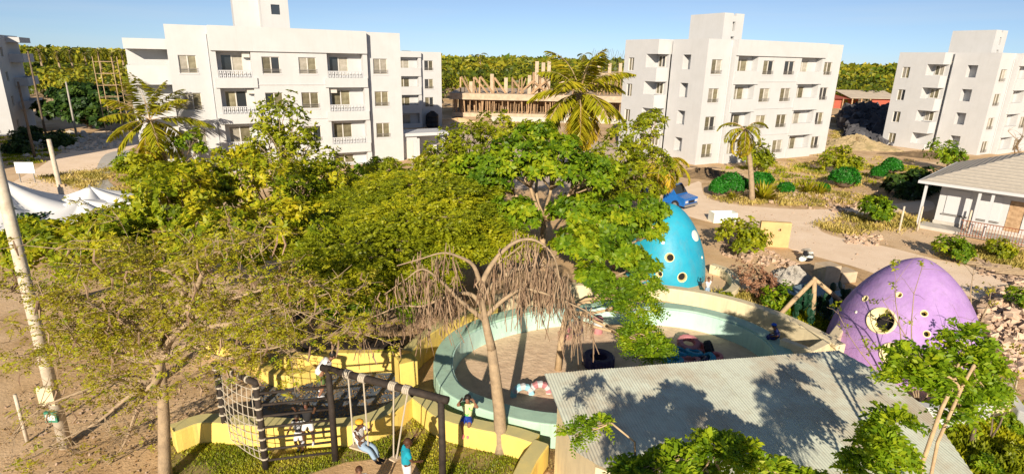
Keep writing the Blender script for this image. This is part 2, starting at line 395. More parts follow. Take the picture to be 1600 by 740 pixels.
# ---- corrugated roof hut
hut = empty('corrugated_hut', 'yellow hut under a wide pale corrugated sheet roof', 'hut')
bl = Vector((0.93, 13.6)); br = Vector((9.67, 15.26)); ang = math.atan2(br.y-bl.y, br.x-bl.x)
hx = Vector((math.cos(ang), math.sin(ang))); hy = Vector((-hx.y, hx.x))
m_ = mat('corrugated_sheet', (.66, .70, .58), .6, (.57, .60, .50), .9, 7, .05, 14, spec=.3, c3=(.50, .43, .32), s3=.6, streak=(.36, .30, .22), sfac=.4)
def roof_front(u):      # how far the roof reaches forward at u (metres from the back edge)
    if u < .35: return 2.9+u*1.2
    if u < 2.4: return 3.35+(u-.35)*.78
    return 4.95+min((u-2.4)*.35, 1.0) if u < 8.35 else max(0.2, 4.95-(u-8.35)*2.4)
W_ = 9.9
def corr(u0, u1):
    mb = MB(); n = int(round((u1-u0)/.019)); 
    for i in range(n+1):
        u = u0+(u1-u0)*i/n; h = .009*math.cos(2*math.pi*u/.076)
        f = roof_front(u); b0 = -max(0, (u-8.9)*3.2)      # right back corner cut off
        for y in (b0, -f*.5+b0*.5, -f):
            p = bl+hx*u+hy*y; mb.v.append((p.x, p.y, 3.0+h+y*.08))
    for i in range(n):
        for k in range(2): a = 3*i+k; mb.f.append((a+1, a+4, a+3, a))
    return mb
us = [0, .95, 1.9, 2.85, 3.8, 4.75, 5.7, 6.65, 7.6, 8.5, 9.3]
for i in range(len(us)-1):
    corr(us[i]-(.04 if i else 0), us[i+1]+.0).build('roof_sheet', m_, hut, (0, 0, .006*(i % 2)), smooth=True)
wallp = []
for u in np.linspace(.5, 8.8, 14): wallp.append(bl+hx*u+hy*(-roof_front(u)+.3))
loop = wallp+[bl+hx*8.6+hy*(-.4), bl+hx*.35+hy*(-.4)]
path_wall(MB(), loop, .18, 0, 2.52, True).build('wall', M['cream'], hut)
def hutp(u, y, z): p = bl+hx*u+hy*y; return Vector((p.x, p.y, z))
# ---- egg domes with portholes
def dome(name, label, cx, cy, rad, hgt, prof, material, holes, spots=()):
    t = empty(name, label, 'play dome', (cx, cy, 0))
    NS, NZ = 240, 140
    def rz(z): return rad*prof(z/hgt)
    vs = []; fs = []
    zz = [hgt*(1-(1-i/NZ)**1.6) if False else hgt*math.sin(.5*math.pi*i/NZ) for i in range(NZ+1)]
    def surf(a, z): r = rz(z); return np.array([r*math.cos(a), r*math.sin(a), z])
    def normal(a, z):
        e = .01; d = (rz(min(hgt, z+e))-rz(z-e))/(2*e); return norm([math.cos(a), math.sin(a), -d])
    hc = [(surf(a, z), normal(a, z), r) for a, z, r in holes]
    grid = np.array([[surf(2*math.pi*j/NS, z) for j in range(NS)] for z in zz])
    bad = np.zeros(grid.shape[:2], bool)
    for c, n, r in hc:
        v = grid-c; dd = np.linalg.norm(v, axis=2); bad |= dd < r-.05
        e = (dd >= r-.05) & (dd < r); grid[e] = c+v[e]*(r/dd[e])[:, None]
    mb = MB(); mb.v = [tuple(p) for p in grid.reshape(-1, 3)]
    for i in range(NZ):
        for j in range(NS):
            k = (j+1) % NS
            if bad[i, j] or bad[i, k] or bad[i+1, j] or bad[i+1, k]: continue
            mb.f.append((i*NS+j, i*NS+k, (i+1)*NS+k, (i+1)*NS+j))
    mb.build('shell', material, t, smooth=True)
    for c, n, r in hc:
        q = Vector(n).to_track_quat('Z', 'Y').to_matrix().to_4x4(); q.translation = Vector(c)
        side = q.to_3x3().inverted() @ Vector((.80, -.6, .0)); side.z = 0; side = side.normalized()*r*.28
        def skew(mb):      # the opening runs into the thick shell at an angle
            qi = q.inverted()
            for i, v in enumerate(mb.v):
                l = qi @ Vector(v); k = max(0, min(1, -l.z/.22)); mb.v[i] = tuple(q @ (l+side*k))
            return mb
        o = skew(MB().lathe([(r*1.05+.02, -.05), (r*1.05+.01, .008), (r-.01, .012), (r*.88, -.10), (r*.74, -.22)], 28, q)).build('porthole_rim', M['porth'], t, smooth=True)
        skew(MB().lathe([(r*.76, -.215), (.001, -.215)], 24, q)).build('porthole_shade_disc', M['dark'], o)  # black disc, its colour stands in for the shade inside the hollow dome
    for a, z, r in spots:
        c = surf(a, z); n = normal(a, z)
        q = Vector(n).to_track_quat('Z', 'Y').to_matrix().to_4x4(); q.translation = Vector(c)-Vector(n)*.06
        MB().ell((0, 0, 0), r, r*1.0, .09, 20, 6).build('painted_spot', M['spotw'], t).matrix_local = q
    return t
D = math.radians
def egg_profile(a, b):
    return lambda s: max(0, 1-min(max(s, 0), 1)**a)**b
def dome_hit(cx, cy, rad, hgt, prof, px, py):
    """where the line of sight through a surveyed point meets the dome: angle, height"""
    d = ray(px, py); t = 5.0
    while t < 60:
        p = (t*d[0]-cx, t*d[1]-cy, HCAM+t*d[2])
        if 0 < p[2] < hgt and math.hypot(p[0], p[1]) < rad*prof(p[2]/hgt): return math.atan2(p[1], p[0]), p[2]
        t += .02
    return None
def dome_px(name, label, cx, cy, rad, hgt, prof, material, holes, spots):
    H_ = [dome_hit(cx, cy, rad, hgt, prof, x, y) for x, y, r in holes]; Q_ = [dome_hit(cx, cy, rad, hgt, prof, x, y) for x, y, r in spots]
    return dome(name, label, cx, cy, rad, hgt, prof, material, [(h[0], h[1], s[2]) for h, s in zip(H_, holes) if h], [(h[0], h[1], s[2]) for h, s in zip(Q_, spots) if h])
dome_px('blue_dome', 'glossy blue egg shaped play dome with cream spots and round windows', 8.3, 29.4, 2.14, 3.9, egg_profile(1.75, .60), M['blue'],
        [(1066, 433, .24), (1046, 402, .22), (1030, 428, .16), (1000, 425, .24), (1018, 360, .22)], [(1087, 368, .37), (1097, 402, .12), (1110, 425, .13), (1036, 379, .12)])
dome_px('purple_dome', 'big purple egg shaped play dome shaded by thin branches', 15.5, 20.6, 2.66, 4.12, egg_profile(1.75, .64), M['purple'],
        [(1376, 500, .46), (1395, 553, .40), (1444, 489, .11), (1448, 521, .11), (1405, 460, .10), (1352, 466, .12)], [(1338, 487, .09)])
# ------------------------------------------------------------------ buildings
def wall_grid(mb, u0, u1, z0, z1, openings, put):
    """solid wall with rectangular openings; put(u0,u1,z0,z1) adds one box"""
    zs = sorted({z0, z1, *[z for o in openings for z in (o[2], o[3]) if z0 < z < z1]})
    for za, zb in zip(zs[:-1], zs[1:]):
        cuts = sorted([(max(u0, o[0]), min(u1, o[1])) for o in openings if o[2] < zb-1e-6 and o[3] > za+1e-6])
        x = u0
        for a, b in cuts:
            if a > x+1e-6: put(x, a, za, zb)
            x = max(x, b)
        if u1 > x+1e-6: put(x, u1, za, zb)
WMESH = {}; WR = random.Random(21)
def winmeshes(w, h, bars):
    k = (round(w, 2), round(h, 2), bars)
    if k in WMESH: return WMESH[k]
    f = MB(); t = .06
    f.box(0, w, 0, .08, 0, t).box(0, w, 0, .08, h-t, h).box(0, t, 0, .08, t, h-t).box(w-t, w, 0, .08, t, h-t).box(w/2-.05, w/2+.05, -.01, .07, t, h-t)
    pw = w/2-.05-t
    p = MB().box(0, pw, .05, .07, 0, h-2*t); PM = [p.mesh('pane', M[q]) for q in ('pane', 'pane', 'pane', 'panel', 'paned')]
    s = MB().box(-.10, w+.10, -.14, .02, -.10, -.003)
    g = MB()
    for z in (.12, .26, .40): g.box(-.06, w+.06, -.16, -.13, z, z+.035)
    for x in (-.06, w/2, w+.03): g.box(x, x+.03, -.13, .0, .12, .15)
    WMESH[k] = (f.mesh('window', M['frame']), PM, s.mesh('sill', M['white2']), g.mesh('grille', M['grille']), pw, t)
    return WMESH[k]
def add_window(parent, loc, rz, w, h, bars=True, sill=True, dark=False):
    f, p, s, g, pw, t = winmeshes(w, h, bars)
    o = link('window', f, parent, loc, (0, 0, rz))
    a = link('pane', WR.choice(p), o, (t, 0, t)); b = link('pane', WR.choice(p), o, (w/2+.05, 0, t))
    if sill: link('sill', s, o)
    if bars: link('grille', g, o)
    return o
def apartment(label, corner, L, W, zb, s, zt, rot, balusters=True, tower=None, left_wing=True, group='white apartment blocks', rightbal=True, nf=4, WW=1.8, wd=0.0):
    T = empty('apartment_block', label, 'apartment building', (corner[0], corner[1], 0), rot, group)
    fx = L/21.0; wall = MB(); band = MB(); PR = .6
    tops = [zb+k*s for k in range(nf)]; z0 = -.3
    wins = []       # loc, rz, w, h
    W1 = [(.75, 2.15)]; WM = [(7.5, 9.05), (10.75, 12.35)]; W2 = [(18.1, 19.55)]; BA = [(3.75, 6.6), (13.4, 16.9)]
    wh = 1.55
    def ops(lst, k): return [(a*fx, b*fx, tops[k]-.45-wh, tops[k]-.45) for a, b in lst]
    th = .25
    # end bays and protruding middle
    for (u0, u1, y, lst) in ((0, 3.3, 0, W1), (3.3, 17.35, -PR, WM), (17.35, 21, 0, W2)):
        O = [o for k in range(nf) for o in ops(lst, k) if o[2] > .2]
        for o in O: wins.append(((o[0], y+.10, o[2]), 0, o[1]-o[0], wh))
        if y < 0:
            for k in range(nf):
                lo = tops[k]-2.35 if balusters else tops[k]-1.6
                if k == 0: lo = max(tops[k]-2.35, .1)
                for a, b in BA: O.append((a*fx, b*fx, lo, tops[k]))
        wall_grid(wall, u0*fx, u1*fx, z0, zt, O, lambda a, b, c, d, y=y: wall.box(a, b, y, y+th, c, d))
    for u in (3.3*fx, 17.35*fx):   # cheeks of the protrusion
        wall.box(u-.002 if u < 9 else u-.25, u+.25 if u < 9 else u+.002, -PR+th, th, z0, zt)
    # projecting bands over/under the balconies
    for k in range(nf):
        for a, b in BA:
            lo = tops[k]-2.35 if balusters else tops[k]-1.6
            bot = tops[k-1]+.003 if k else z0
            if lo > bot: band.box(a*fx-.35, b*fx+.35, -PR-.16, -PR-.003, bot, lo-.003)
    band.box(3.3*fx+.02, 17.35*fx-.02, -PR-.20, -PR-.003, tops[-1]+.003, zt+.03)
    for k in range(nf-1): band.box(6.6*fx+.36, 13.4*fx-.36, -PR-.06, -PR-.002, tops[k]+.25, tops[k]+.33)
    # recesses
    doors = []
    for k in range(nf):
        fl = max(tops[k]-2.35, .05)
        for a, b in BA:
            a_, b_ = a*fx, b*fx; yb = .22
            d0, d1, dz = a_+.35*fx, a_+.35*fx+1.85*fx, tops[k]-.3
            wall_grid(wall, a_-.15, b_+.15, fl, tops[k], [(d0, d1, fl+.05, dz)], lambda p, q, c, d: wall.box(p, q, yb, yb+.2, c, d))
            wall.box(a_-.2, a_-.003, -PR+th+.002, yb-.002, fl, tops[k]); wall.box(b_+.003, b_+.2, -PR+th+.002, yb-.002, fl, tops[k])
            wall.box(a_-.2, b_+.2, -PR+th+.004, yb+.2, fl-.16, fl-.002); wall.box(a_-.2, b_+.2, -PR+th+.004, yb+.2, tops[k]+.002, tops[k]+.14)
            doors.append(((d0, yb+.06, fl+.06), 0, d1-d0, dz-fl-.07))
            if balusters and k:
                bm = MB(); z = fl+.0; n = int((b_-a_)/.34)
                bm.box(a_+.002, b_-.002, -PR+.04, -PR+.14, z+.58, z+.66)
                for i in range(n+1):
                    x = a_+.06+(b_-a_-.12)*i/n
                    bm.box(x-.045, x+.045, -PR+.05, -PR+.13, z, z+.58)
                    if i < n:
                        xm = x+(b_-a_-.12)/n/2; bm.lathe([(.03, z), (.10, z+.14), (.03, z+.29), (.10, z+.43), (.03, z+.58)], 6, Matrix.Translation((xm, -PR+.09, 0)))
                bm.build('balustrade', M['white2'], T)
    # left face
    v0, v1 = 5.25, 5.6; DP = 1.9
    O = []
    for k in range(nf): O.append((2.3, 3.5, max(tops[k]-1.55, .1), tops[k]))
    wall_grid(wall, th+.001, v0, z0, zt, O, lambda a, b, c, d: wall.box(0, th, a, b, c, d))
    for k in range(nf):
        lo = max(tops[k]-1.55, .1)
        wall.box(.95, 1.1, 2.1, 3.7, lo, tops[k]); wall.box(th+.002, .948, 3.503, 3.7, lo, tops[k]); wall.box(th+.002, .948, 2.1, 2.297, lo, tops[k])
        wall.box(th+.002, .948, 2.1, 3.7, lo-.15, lo-.002)
    wall.box(.45, .6, v0-.2, v1+.2, z0, zt-.05)      # slot back
    wall.box(th, .45, v0-.2, v0-.002, z0, zt-.02)
    # wing with open corner balconies
    wall.box(-WW+.001, .9, v1+DP, v1+DP+.2, z0, zt-wd-.003)      # lit inner cheek
    O = [(v1+4.0, v1+5.0, tops[k]-1.9, tops[k]-.4) for k in range(nf) if tops[k]-1.9 > .2]
    for o in O: wins.append(((-WW+.12, o[1], o[2]), -math.pi/2, o[1]-o[0], 1.5))
    wall_grid(wall, v1+DP+.2, W, z0, zt-wd, O, lambda a, b, c, d: wall.box(-WW, -WW+th, a, b, c, d))
    wall.box(-.05, .15, v1+.02, v1+DP, z0, zt-.1)
    for k in range(nf):
        fl = tops[k]-2.35; lo = tops[k]-1.45
        bot = tops[k-1] if k else z0
        wall.box(-WW, -WW+.16, v1, v1+DP-.002, bot+.02, lo); wall.box(-WW+.161, -.052, v1, v1+.16, bot+.02, lo)
        wall.box(-WW+.161, -.052, v1+.161, v1+DP-.002, bot+.022, bot+.18)
        if fl > 0: wins.append(((-.12, v1+1.6, lo+.05), -math.pi/2, 1.1, 1.25))
    wall.box(-WW, -WW+.16, v1, v1+DP-.002, tops[-1]+.02, zt-wd); wall.box(-WW+.161, .898, v1, v1+.16, tops[-1]+.02, zt-wd)
    wall.box(-WW+.161, -.052, v1+.161, v1+DP-.002, tops[-1]+.022, tops[-1]+.2)
    # right face with rear balconies
    O = []
    for k in range(nf):
        if tops[k]-1.9 > .2:
            O.append((2.2, 3.5, tops[k]-1.75, tops[k]-.5))
            wins.append(((L-.10, 2.2, tops[k]-1.75), math.pi/2, 1.3, 1.25))
    wall_grid(wall, th+.001, W, z0, zt, O, lambda a, b, c, d: wall.box(L-th, L, a, b, c, d))
    if rightbal:
        rb = MB()
        for k in range(1, nf):
            fl = tops[k]-2.3
            rb.box(L+.002, L+1.5, 6.0, W-.3, fl-.18, fl); rb.box(L+1.36, L+1.5, 6.0, W-.3, fl+.002, fl+.95)
            rb.box(L+.002, L+1.358, 6.0, 6.14, fl+.002, fl+.95); rb.box(L+.002, L+1.358, W-.44, W-.3, fl+.002, fl+.95)
        rb.box(L+.002, L+1.5, 6.0, W-.3, tops[-1]+.1, zt-.2)
        rb.build('rear_balcony', M['white'], T)
    wall.box(-WW, -.001, W-.001, W+.2, z0, zt-wd-.004); wall.box(0, L, W-.001, W+.2, z0, zt-.004)
    for p, rz, w_, h_ in wins: add_window(T, p, rz, w_, h_, bars=(rz == 0), sill=True)
    for p, rz, w_, h_ in doors: add_window(T, p, rz, w_, h_, bars=False, sill=False)
    wall.build('wall', M['white'], T); band.build('balcony_band', M['white'], T)
    rf = MB().box(th+.01, L-th-.01, th+.01, W-.01, tops[-1]+.3, tops[-1]+.5)
    rf.box(-WW+.2, th, v1+.2, W-.01, tops[-1]+.3, tops[-1]+.5); rf.build('roof', M['concrete'], T)
    for u in (3.15*fx, 17.6*fx): MB().tube([(u, -.06, z0), (u, -.06, zt-.7)], .05, 6).build('drainpipe', M['white2'], T)
    if tower:
        u0, u1, y0, y1, tz, slit = tower
        tw = MB()
        if slit:
            um = u0+(u1-u0)*.52; wall_grid(tw, u0, u1, tops[-1]+.5, tz, [(um-.22, um+.22, tz-1.9, tz-.9), (um-.28, um+.28, tz-3.3, tz-2.5), (um-.22, um+.22, tz-.3, tz)], lambda a, b, c, d: tw.box(a, b, y0, y0+.25, c, d))
            tw.box(um-.6, um+.6, y0+.4, y0+.6, tz-3.6, tz-.4)
        else:
            wall_grid(tw, u0, u1, tops[-1]+.5, tz, [(u0+.9, u0+1.7, tz-2.6, tz-1.7)], lambda a, b, c, d: tw.box(a, b, y0, y0+.25, c, d))
            MB().box(u0+.9, u0+1.7, y0+.12, y0+.15, tz-2.6, tz-1.7).build('tower_window', M['paned'], T)
            tw.box(u0+.1, u0-2.3, y0+2.0, y0+4.2, tops[-1]+.5, tz-.9)
        tw.box(u0, u0+.25, y0+.25, y1, tops[-1]+.5, tz); tw.box(u1-.25, u1, y0+.25, y1, tops[-1]+.5, tz); tw.box(u0+.25, u1-.25, y1-.25, y1, tops[-1]+.5, tz)
        tw.box(u0+.02, u1-.02, y0+.26, y1-.26, tz-.45, tz-.3)
        tw.build('stair_tower', M['white'], T)
    pv = MB()
    for i in range(4): x = L*.5+i*1.9; pv.tube([(x, W*.5, tops[-1]+.5), (x+.1, W*.5, zt+.16), (x+1.6, W*.5, zt+.10)], .035, 5)
    pv.build('roof_pipe', M['grille'], T)
    return T
RB = R(29)
def B1():
    T = apartment('nearest white apartment block with baluster balconies, behind the almond trees', (-30.65, 53.0), 21.2, 11.0, 1.33, 3.27, 13.25, RB, True, (8.3, 10.8, 2.3, 6.5, 17.2, False), WW=3.6, wd=1.15)
    for k, u in ((3, 6.0), (2, 6.1), (2, 13.75)):
        z = 1.33+3.27*k
        a = MB().box(u-.05, u+.6, -.30, .0, z-.55, z-.1).build('air_conditioner', M['frame'], T)
    return T
B1()
apartment('white apartment block with plain balconies right of the tall coconut palm', (20.3, 64.17), 23.2, 11.2, 2.72, 3.02, 13.4, RB, False, (5.4, 8.6, 3.2, 8.4, 16.4, True))
apartment('white apartment block at the far right behind the grey-roofed bungalow', (61.2, 76.4), 23.2, 11.2, 2.2, 3.05, 12.9, RB, False, (4.6, 7.8, 3.2, 8.4, 15.9, True))
cR = G(691, 197); d_ = Vector((math.cos(RB), math.sin(RB), 0)); q = cR-d_*21
apartment('small white apartment block with dark tank in front, beyond the nearest block', (q.x, q.y), 21, 11, 2.3, 2.85, 11.7, RB, False)
c0 = G(24, 212); q = c0-d_*21
apartment('shaded bluish apartment block cut by the left edge of the picture', (q.x, q.y), 21, 13, 2.3, 3.1, 12.6, RB, False)
apartment('white apartment block out of view on the left, shading the grey road', (-68.5, 32), 21, 11, 2.3, 3.1, 13.2, RB, False)

# gate lodge and water tank by B1
p = G(668, 246); t = empty('gate_lodge', 'low white flat-roofed lodge with dark opening at the corner of the nearest block', 'lodge', (p.x, p.y, 0), RB)
b = MB(); b.box(-3.4, -1.2, 0, 3, 0, 2.5); b.box(-1.19, -.9, 0, .3, 0, 2.2).box(1.9, 2.2, 0, .3, 0, 2.2).box(-1.19, 2.2, 2.7, 3, 0, 2.2); b.build('wall', M['white'], t)
MB().box(-3.6, 2.5, -.3, 3.3, 2.51, 2.85).build('roof', M['white2'], t)
MB().box(-2.9, -1.7, -.03, .05, 0, 2.0).build('door', M['frame'], t)
p = G(676, 199); o = MB().lathe([(.01, 0), (.95, 0), (1.0, .1), (1.0, .7), (.96, .75), (1.0, .8), (1.0, 1.5), (.96, 1.55), (1.0, 1.6), (.98, 2.1), (.4, 2.5), (.35, 2.62), (.01, 2.62)], 20).build('water_tank', M['tank'], None, p, smooth=True)
tag(o, 'black plastic water tank standing before the small far block', 'water tank')
# ---- bungalow
c = G(1457, 352); t = empty('bungalow', 'white bungalow with grey hipped roof and veranda posts at the right edge', 'bungalow', (c.x, c.y, 0), math.atan2(-.72, .69))
b = MB(); O = [(3.9, 4.75, .5, 2.6)]
wall_grid(b, .0, 14, .45, 3.25, O, lambda a, b_, c_, d: b.box(a, b_, 0, .22, c_, d)); b.box(0, .22, .221, 9, .45, 3.25).box(13.78, 14, .221, 9, .45, 3.25).box(0, 14, 9.001, 9.2, .45, 3.25)
b.build('wall', M['white'], t)
MB().box(-.05, 14.05, -.05, 9.2, -.1, .449).build('plinth', M['conc_path'], t)
MB().box(3.92, 4.73, .06, .10, .5, 2.6).build('door', M['timber'], t)
for k, u in enumerate((.45, 2.2, 5.4)):
    f = MB().box(u, u+1.3, -.06, -.003, 1.05, 2.75).build('shutter_panel', M['white2'], t)
    MB().box(u-.1, u+1.4, -.12, -.062, .95, 1.03).build('sill', M['grille'], f)
e0, e1, f0, f1 = -1.1, 15, -1.7, 10.9
rz0, rz1 = 3.35, 5.7; mid = (f0+f1)/2; run = mid-f0
b = MB(); b.v = [(e0, f0, rz0), (e1, f0, rz0), (e1, f1, rz0), (e0, f1, rz0), (e0+run*.9, mid, rz1), (e1-run*.9, mid, rz1)]
b.f = [(0, 1, 5, 4), (1, 2, 5), (2, 3, 4, 5), (3, 0, 4)]
o = b.build('roof', M['roofp'], t)
b = MB(); NR = 15
for i in range(1, NR):      # raised tile courses on the front and left slopes
    f = i/NR; x0 = e0+run*.9*f; x1 = e1-run*.9*f; y = f0+(mid-f0)*f; z = rz0+(rz1-rz0)*f
    b.box(x0, x1, y-.03, y+.03, z-.01, z+.022)
    y1 = f1-(f1-mid)*f
    b.box(x0-.03, x0+.03, y, y1, z-.01, z+.022)
b.build('tile_course', M['roofp'], o)
MB().box(e0-.04, e1, f0-.05, f0-.005, rz0-.16, rz0+.03).box(e0-.05, e0-.005, f0, f1, rz0-.16, rz0+.03).build('fascia', M['white2'], t)
MB().box(e0+.02, e1, f0+.02, f1, rz0-.10, rz0-.05).build('soffit', M['white2'], t)
for u in (-.75, 2.3, 3.0, 6.6, 10.6): MB().box(u, u+.16, f0+.3, f0+.46, 0, rz0-.10).build('post', M['white2'], t)
b = MB()
for i in range(46):
    x = 1.95+i*.16; b.box(x, x+.03, -2.05, -2.02, .25, 1.15)
b.box(1.85, 9.4, -2.06, -2.01, 1.15, 1.2).box(1.85, 9.4, -2.06, -2.01, .2, .25)
b.build('railing', M['rust'], t)
MB().box(-.6, 14, f0+.1, -.06, 0, .22).build('veranda_floor', M['conc_path'], t)
# ---- low shed and far site
p = G(1352, 170); t = empty('red_shed', 'long red walled shed with pale sheet roof before the forest', 'shed', (p.x, p.y, 0), .05)
for q in ((-9, 1.5, 6, 6.3, 0, 3.0), (1.5, 8.5, 0, .3, 0, 2.6), (8.2, 8.5, .303, 6.3, 0, 2.6), (-9, -6.5, 0, .3, 0, 2.6)): MB().box(*q).build('wall', M['red'], t)
b = MB(); b.v = [(-5.2, -1, 2.7), (8.9, -1, 2.7), (8.9, 7, 4.4), (-5.2, 7, 4.4), (-5.2, -1, 2.8), (8.9, -1, 2.8), (8.9, 7, 4.5), (-5.2, 7, 4.5)]
b.f = [(3, 2, 1, 0), (4, 5, 6, 7), (0, 1, 5, 4), (1, 2, 6, 5), (2, 3, 7, 6), (3, 0, 4, 7)]; b.build('roof', M['thatch'], t)
b = MB(); b.v = [(-10, -1, 2.5), (-5.25, -1, 2.5), (-5.25, 6, 3.2), (-10, 6, 3.2)]; b.f = [(0, 1, 2, 3)]; b.build('side_roof', M['red'], t)
for x in (-9.5, -7, -4.5, -2, .4): MB().box(x, x+.25, -.7, -.45, 0, 2.65).build('post', M['timber'], t)
p = G(1378, 160); t = empty('grey_hut', 'small grey hut beside the red shed', 'hut', (p.x+3, p.y+8, 0), .05)
MB().box(-2, 2, 0, 3, 0, 2.3).build('wall', M['conc_path'], t); MB().box(-2.3, 2.3, -.3, 3.3, 2.31, 2.5).build('roof', M['thatch'], t)
# ---- concrete frame under construction
p = G(845, 186); SC = p.y
t = empty('unfinished_building', 'half built concrete frame on wooden props behind the coconut palm', 'construction site', (p.x, p.y, 0), .0)
def cx(px): return A(px, 150, SC).x-p.x
def cz(px, py): return A(px, py, SC).z
x0, x1 = cx(706), cx(990)
MB().box(x0, x1, 0, 22, .1, .9).build('ground_slab', M['rawcon'], t)
za = cz(845, 156); zb_ = cz(845, 148)
MB().box(x0-.4, x1, -.5, 22, za-.2, zb_).build('first_floor_slab', M['rawcon'], t)
rng = random.Random(3)
for i in range(96):
    x = x0+.3+(x1-x0-.6)*i/95+rng.uniform(-.15, .15); y = rng.choice((.3, .3, 1.4, 2.6))
    MB().tube([(x+rng.uniform(-.2, .2), y, .9), (x, y, za-.2)], .07+rng.random()*.05, 5).build('prop', M['timber'], t)
for px in (705+i*40 for i in range(8)): MB().box(cx(px)-.25+.4, cx(px)+.65, 3.2, 3.7, .9, za-.2).build('column', M['rawcon'], t)
MB().box(x0+.5, x1-.5, 8, 8.3, .9, za-.2).build('inner_wall', M['timber'], t)
for px, pt in ((768, 116), (790, 122), (827, 118), (838, 96), (848, 98), (857, 96), (735, 128), (880, 118)):
    MB().box(cx(px)-.33, cx(px)+.33, 1.5, 2.1, zb_, cz(px, pt)).build('column', M['rawcon'], t)
for a, b_ in (((720, 120), (735, 147)), ((741, 121), (762, 147)), ((750, 120), (770, 146)), ((772, 122), (790, 146)), ((800, 124), (818, 146)), ((812, 146), (835, 125)), ((830, 147), (852, 128)), ((836, 130), (856, 146)), ((862, 146), (850, 120)), ((870, 122), (885, 147))):
    MB().bar((cx(a[0]), 1.0, cz(*a)), (cx(b_[0]), 1.0, cz(*b_)), .2, 5).build('brace', M['timber'], t)
for _k in range(26):
    x_ = rng.uniform(cx(712), cx(985)); a_ = rng.uniform(-1.6, 1.6); h_ = rng.uniform(1.4, 3.4); y_ = rng.uniform(.8, 5)
    MB().bar((x_, y_, zb_), (x_+a_, y_, zb_+h_), .09, 5).build('prop', M['timber'], t)
for px in (719, 740, 749, 771, 800, 815): MB().box(cx(px)-.14, cx(px)+.14, .8, 1.1, zb_, cz(px, 121)).build('post', M['timber'], t)
zc = cz(950, 120); zd = cz(950, 115)
MB().box(cx(930), cx(992), 3, 22, zc, zd).build('second_floor_slab', M['rawcon'], t)
for i in range(12):
    x = cx(932)+(cx(990)-cx(932))*i/11; MB().bar((x, 3.5, zb_), (x+rng.uniform(-.3, .3), 3.5, zc), .09, 5).build('prop', M['timber'], t)
for px in (938, 955, 972, 985): MB().box(cx(px)-.3, cx(px)+.3, 4, 4.6, zd, cz(px, 99)).build('column', M['rawcon'], t)
MB().box(cx(832), cx(860), 3, 6, zb_, cz(845, 114)).build('stair_core', M['timber'], t)
rb = MB()
for i in range(26):
    x = cx(925)+(cx(992)-cx(925))*i/25; rb.bar((x, 6+rng.random()*8, zd), (x, 6, cz(950, 80)+rng.uniform(-.5, .8)), .03, 3)
rb.build('rebar', M['grille'], t)
MB().box(cx(770), cx(1000), -6, -5.7, 0, .9).box(cx(884), cx(930), -5.697, -3, 0, 1.5).build('hoarding', M['conc_path'], t)
# scaffold by B1's left corner
p = A(178, 170, 74); t = empty('scaffold_tower', 'thin timber scaffold rising behind the left corner of the nearest block', 'scaffold', (p.x, p.y, 0), .3)
for x in (-1, 1):
    for y in (-1, 1): MB().bar((x, y, 0), (x, y, 10.2), .045, 5).build('pole', M['barky'], t)
for k in range(7):
    z = 1.2+k*1.4
    for a, b_ in (((-1, -1), (1, -1)), ((1, -1), (1, 1)), ((1, 1), (-1, 1)), ((-1, 1), (-1, -1))): MB().bar((a[0], a[1], z), (b_[0], b_[1], z+.02), .03, 4).build('ledger', M['barky'], t)
# ------------------------------------------------------------------ vegetation
def leaf_mesh(name, P, Dr, Sd, Ln, Wd, tone, material):
    """P base points, Dr directions, Sd side vectors (n,3); diamond shaped folded leaves"""
    n = len(P); V = np.empty((n, 4, 3), np.float32)
    up = np.cross(Sd, Dr); L = Ln[:, None]; W = Wd[:, None]
    V[:, 0] = P; V[:, 1] = P+Dr*L*.5+Sd*W*.5+up*W*.12; V[:, 2] = P+Dr*L-up*L*.06; V[:, 3] = P+Dr*L*.5-Sd*W*.5+up*W*.12
    me = bpy.data.meshes.new(name); me.vertices.add(4*n); me.vertices.foreach_set('co', V.ravel())
    me.loops.add(4*n); me.loops.foreach_set('vertex_index', np.arange(4*n, dtype=np.int32))
    me.polygons.add(n); me.polygons.foreach_set('loop_start', np.arange(0, 4*n, 4, dtype=np.int32))
    try: me.polygons.foreach_set('loop_total', np.full(n, 4, np.int32))
    except Exception: pass
    at = me.attributes.new('tone', 'FLOAT', 'POINT'); at.data.foreach_set('value', np.repeat(np.clip(tone, 0, 1), 4).astype(np.float32))
    me.materials.append(material); me.update(calc_edges=True); return me
def unit(a): return a/np.maximum(1e-6, np.linalg.norm(a, axis=1, keepdims=True))
def rosettes(rs, T, axis, k, ln, wd, spread, tone, tv=.18):
    """k leaves radiating from each twig point T with axis"""
    n = len(T); Pp = np.repeat(T, k, 0); ax = np.repeat(axis, k, 0)
    rnd = unit(rs.normal(size=(n*k, 3))); rad = unit(np.cross(ax, rnd))
    d = unit(ax*(1-spread)+rad*spread+rs.normal(size=(n*k, 3))*.15); d[:, 2] -= .12; d = unit(d)
    sd = unit(np.cross(d, ax+rs.normal(size=(n*k, 3))*.35))
    Ln = ln*rs.uniform(.65, 1.2, n*k); Wd = wd*rs.uniform(.7, 1.15, n*k)
    return Pp, d, sd, Ln, Wd, np.repeat(tone, k)+rs.normal(size=n*k)*tv
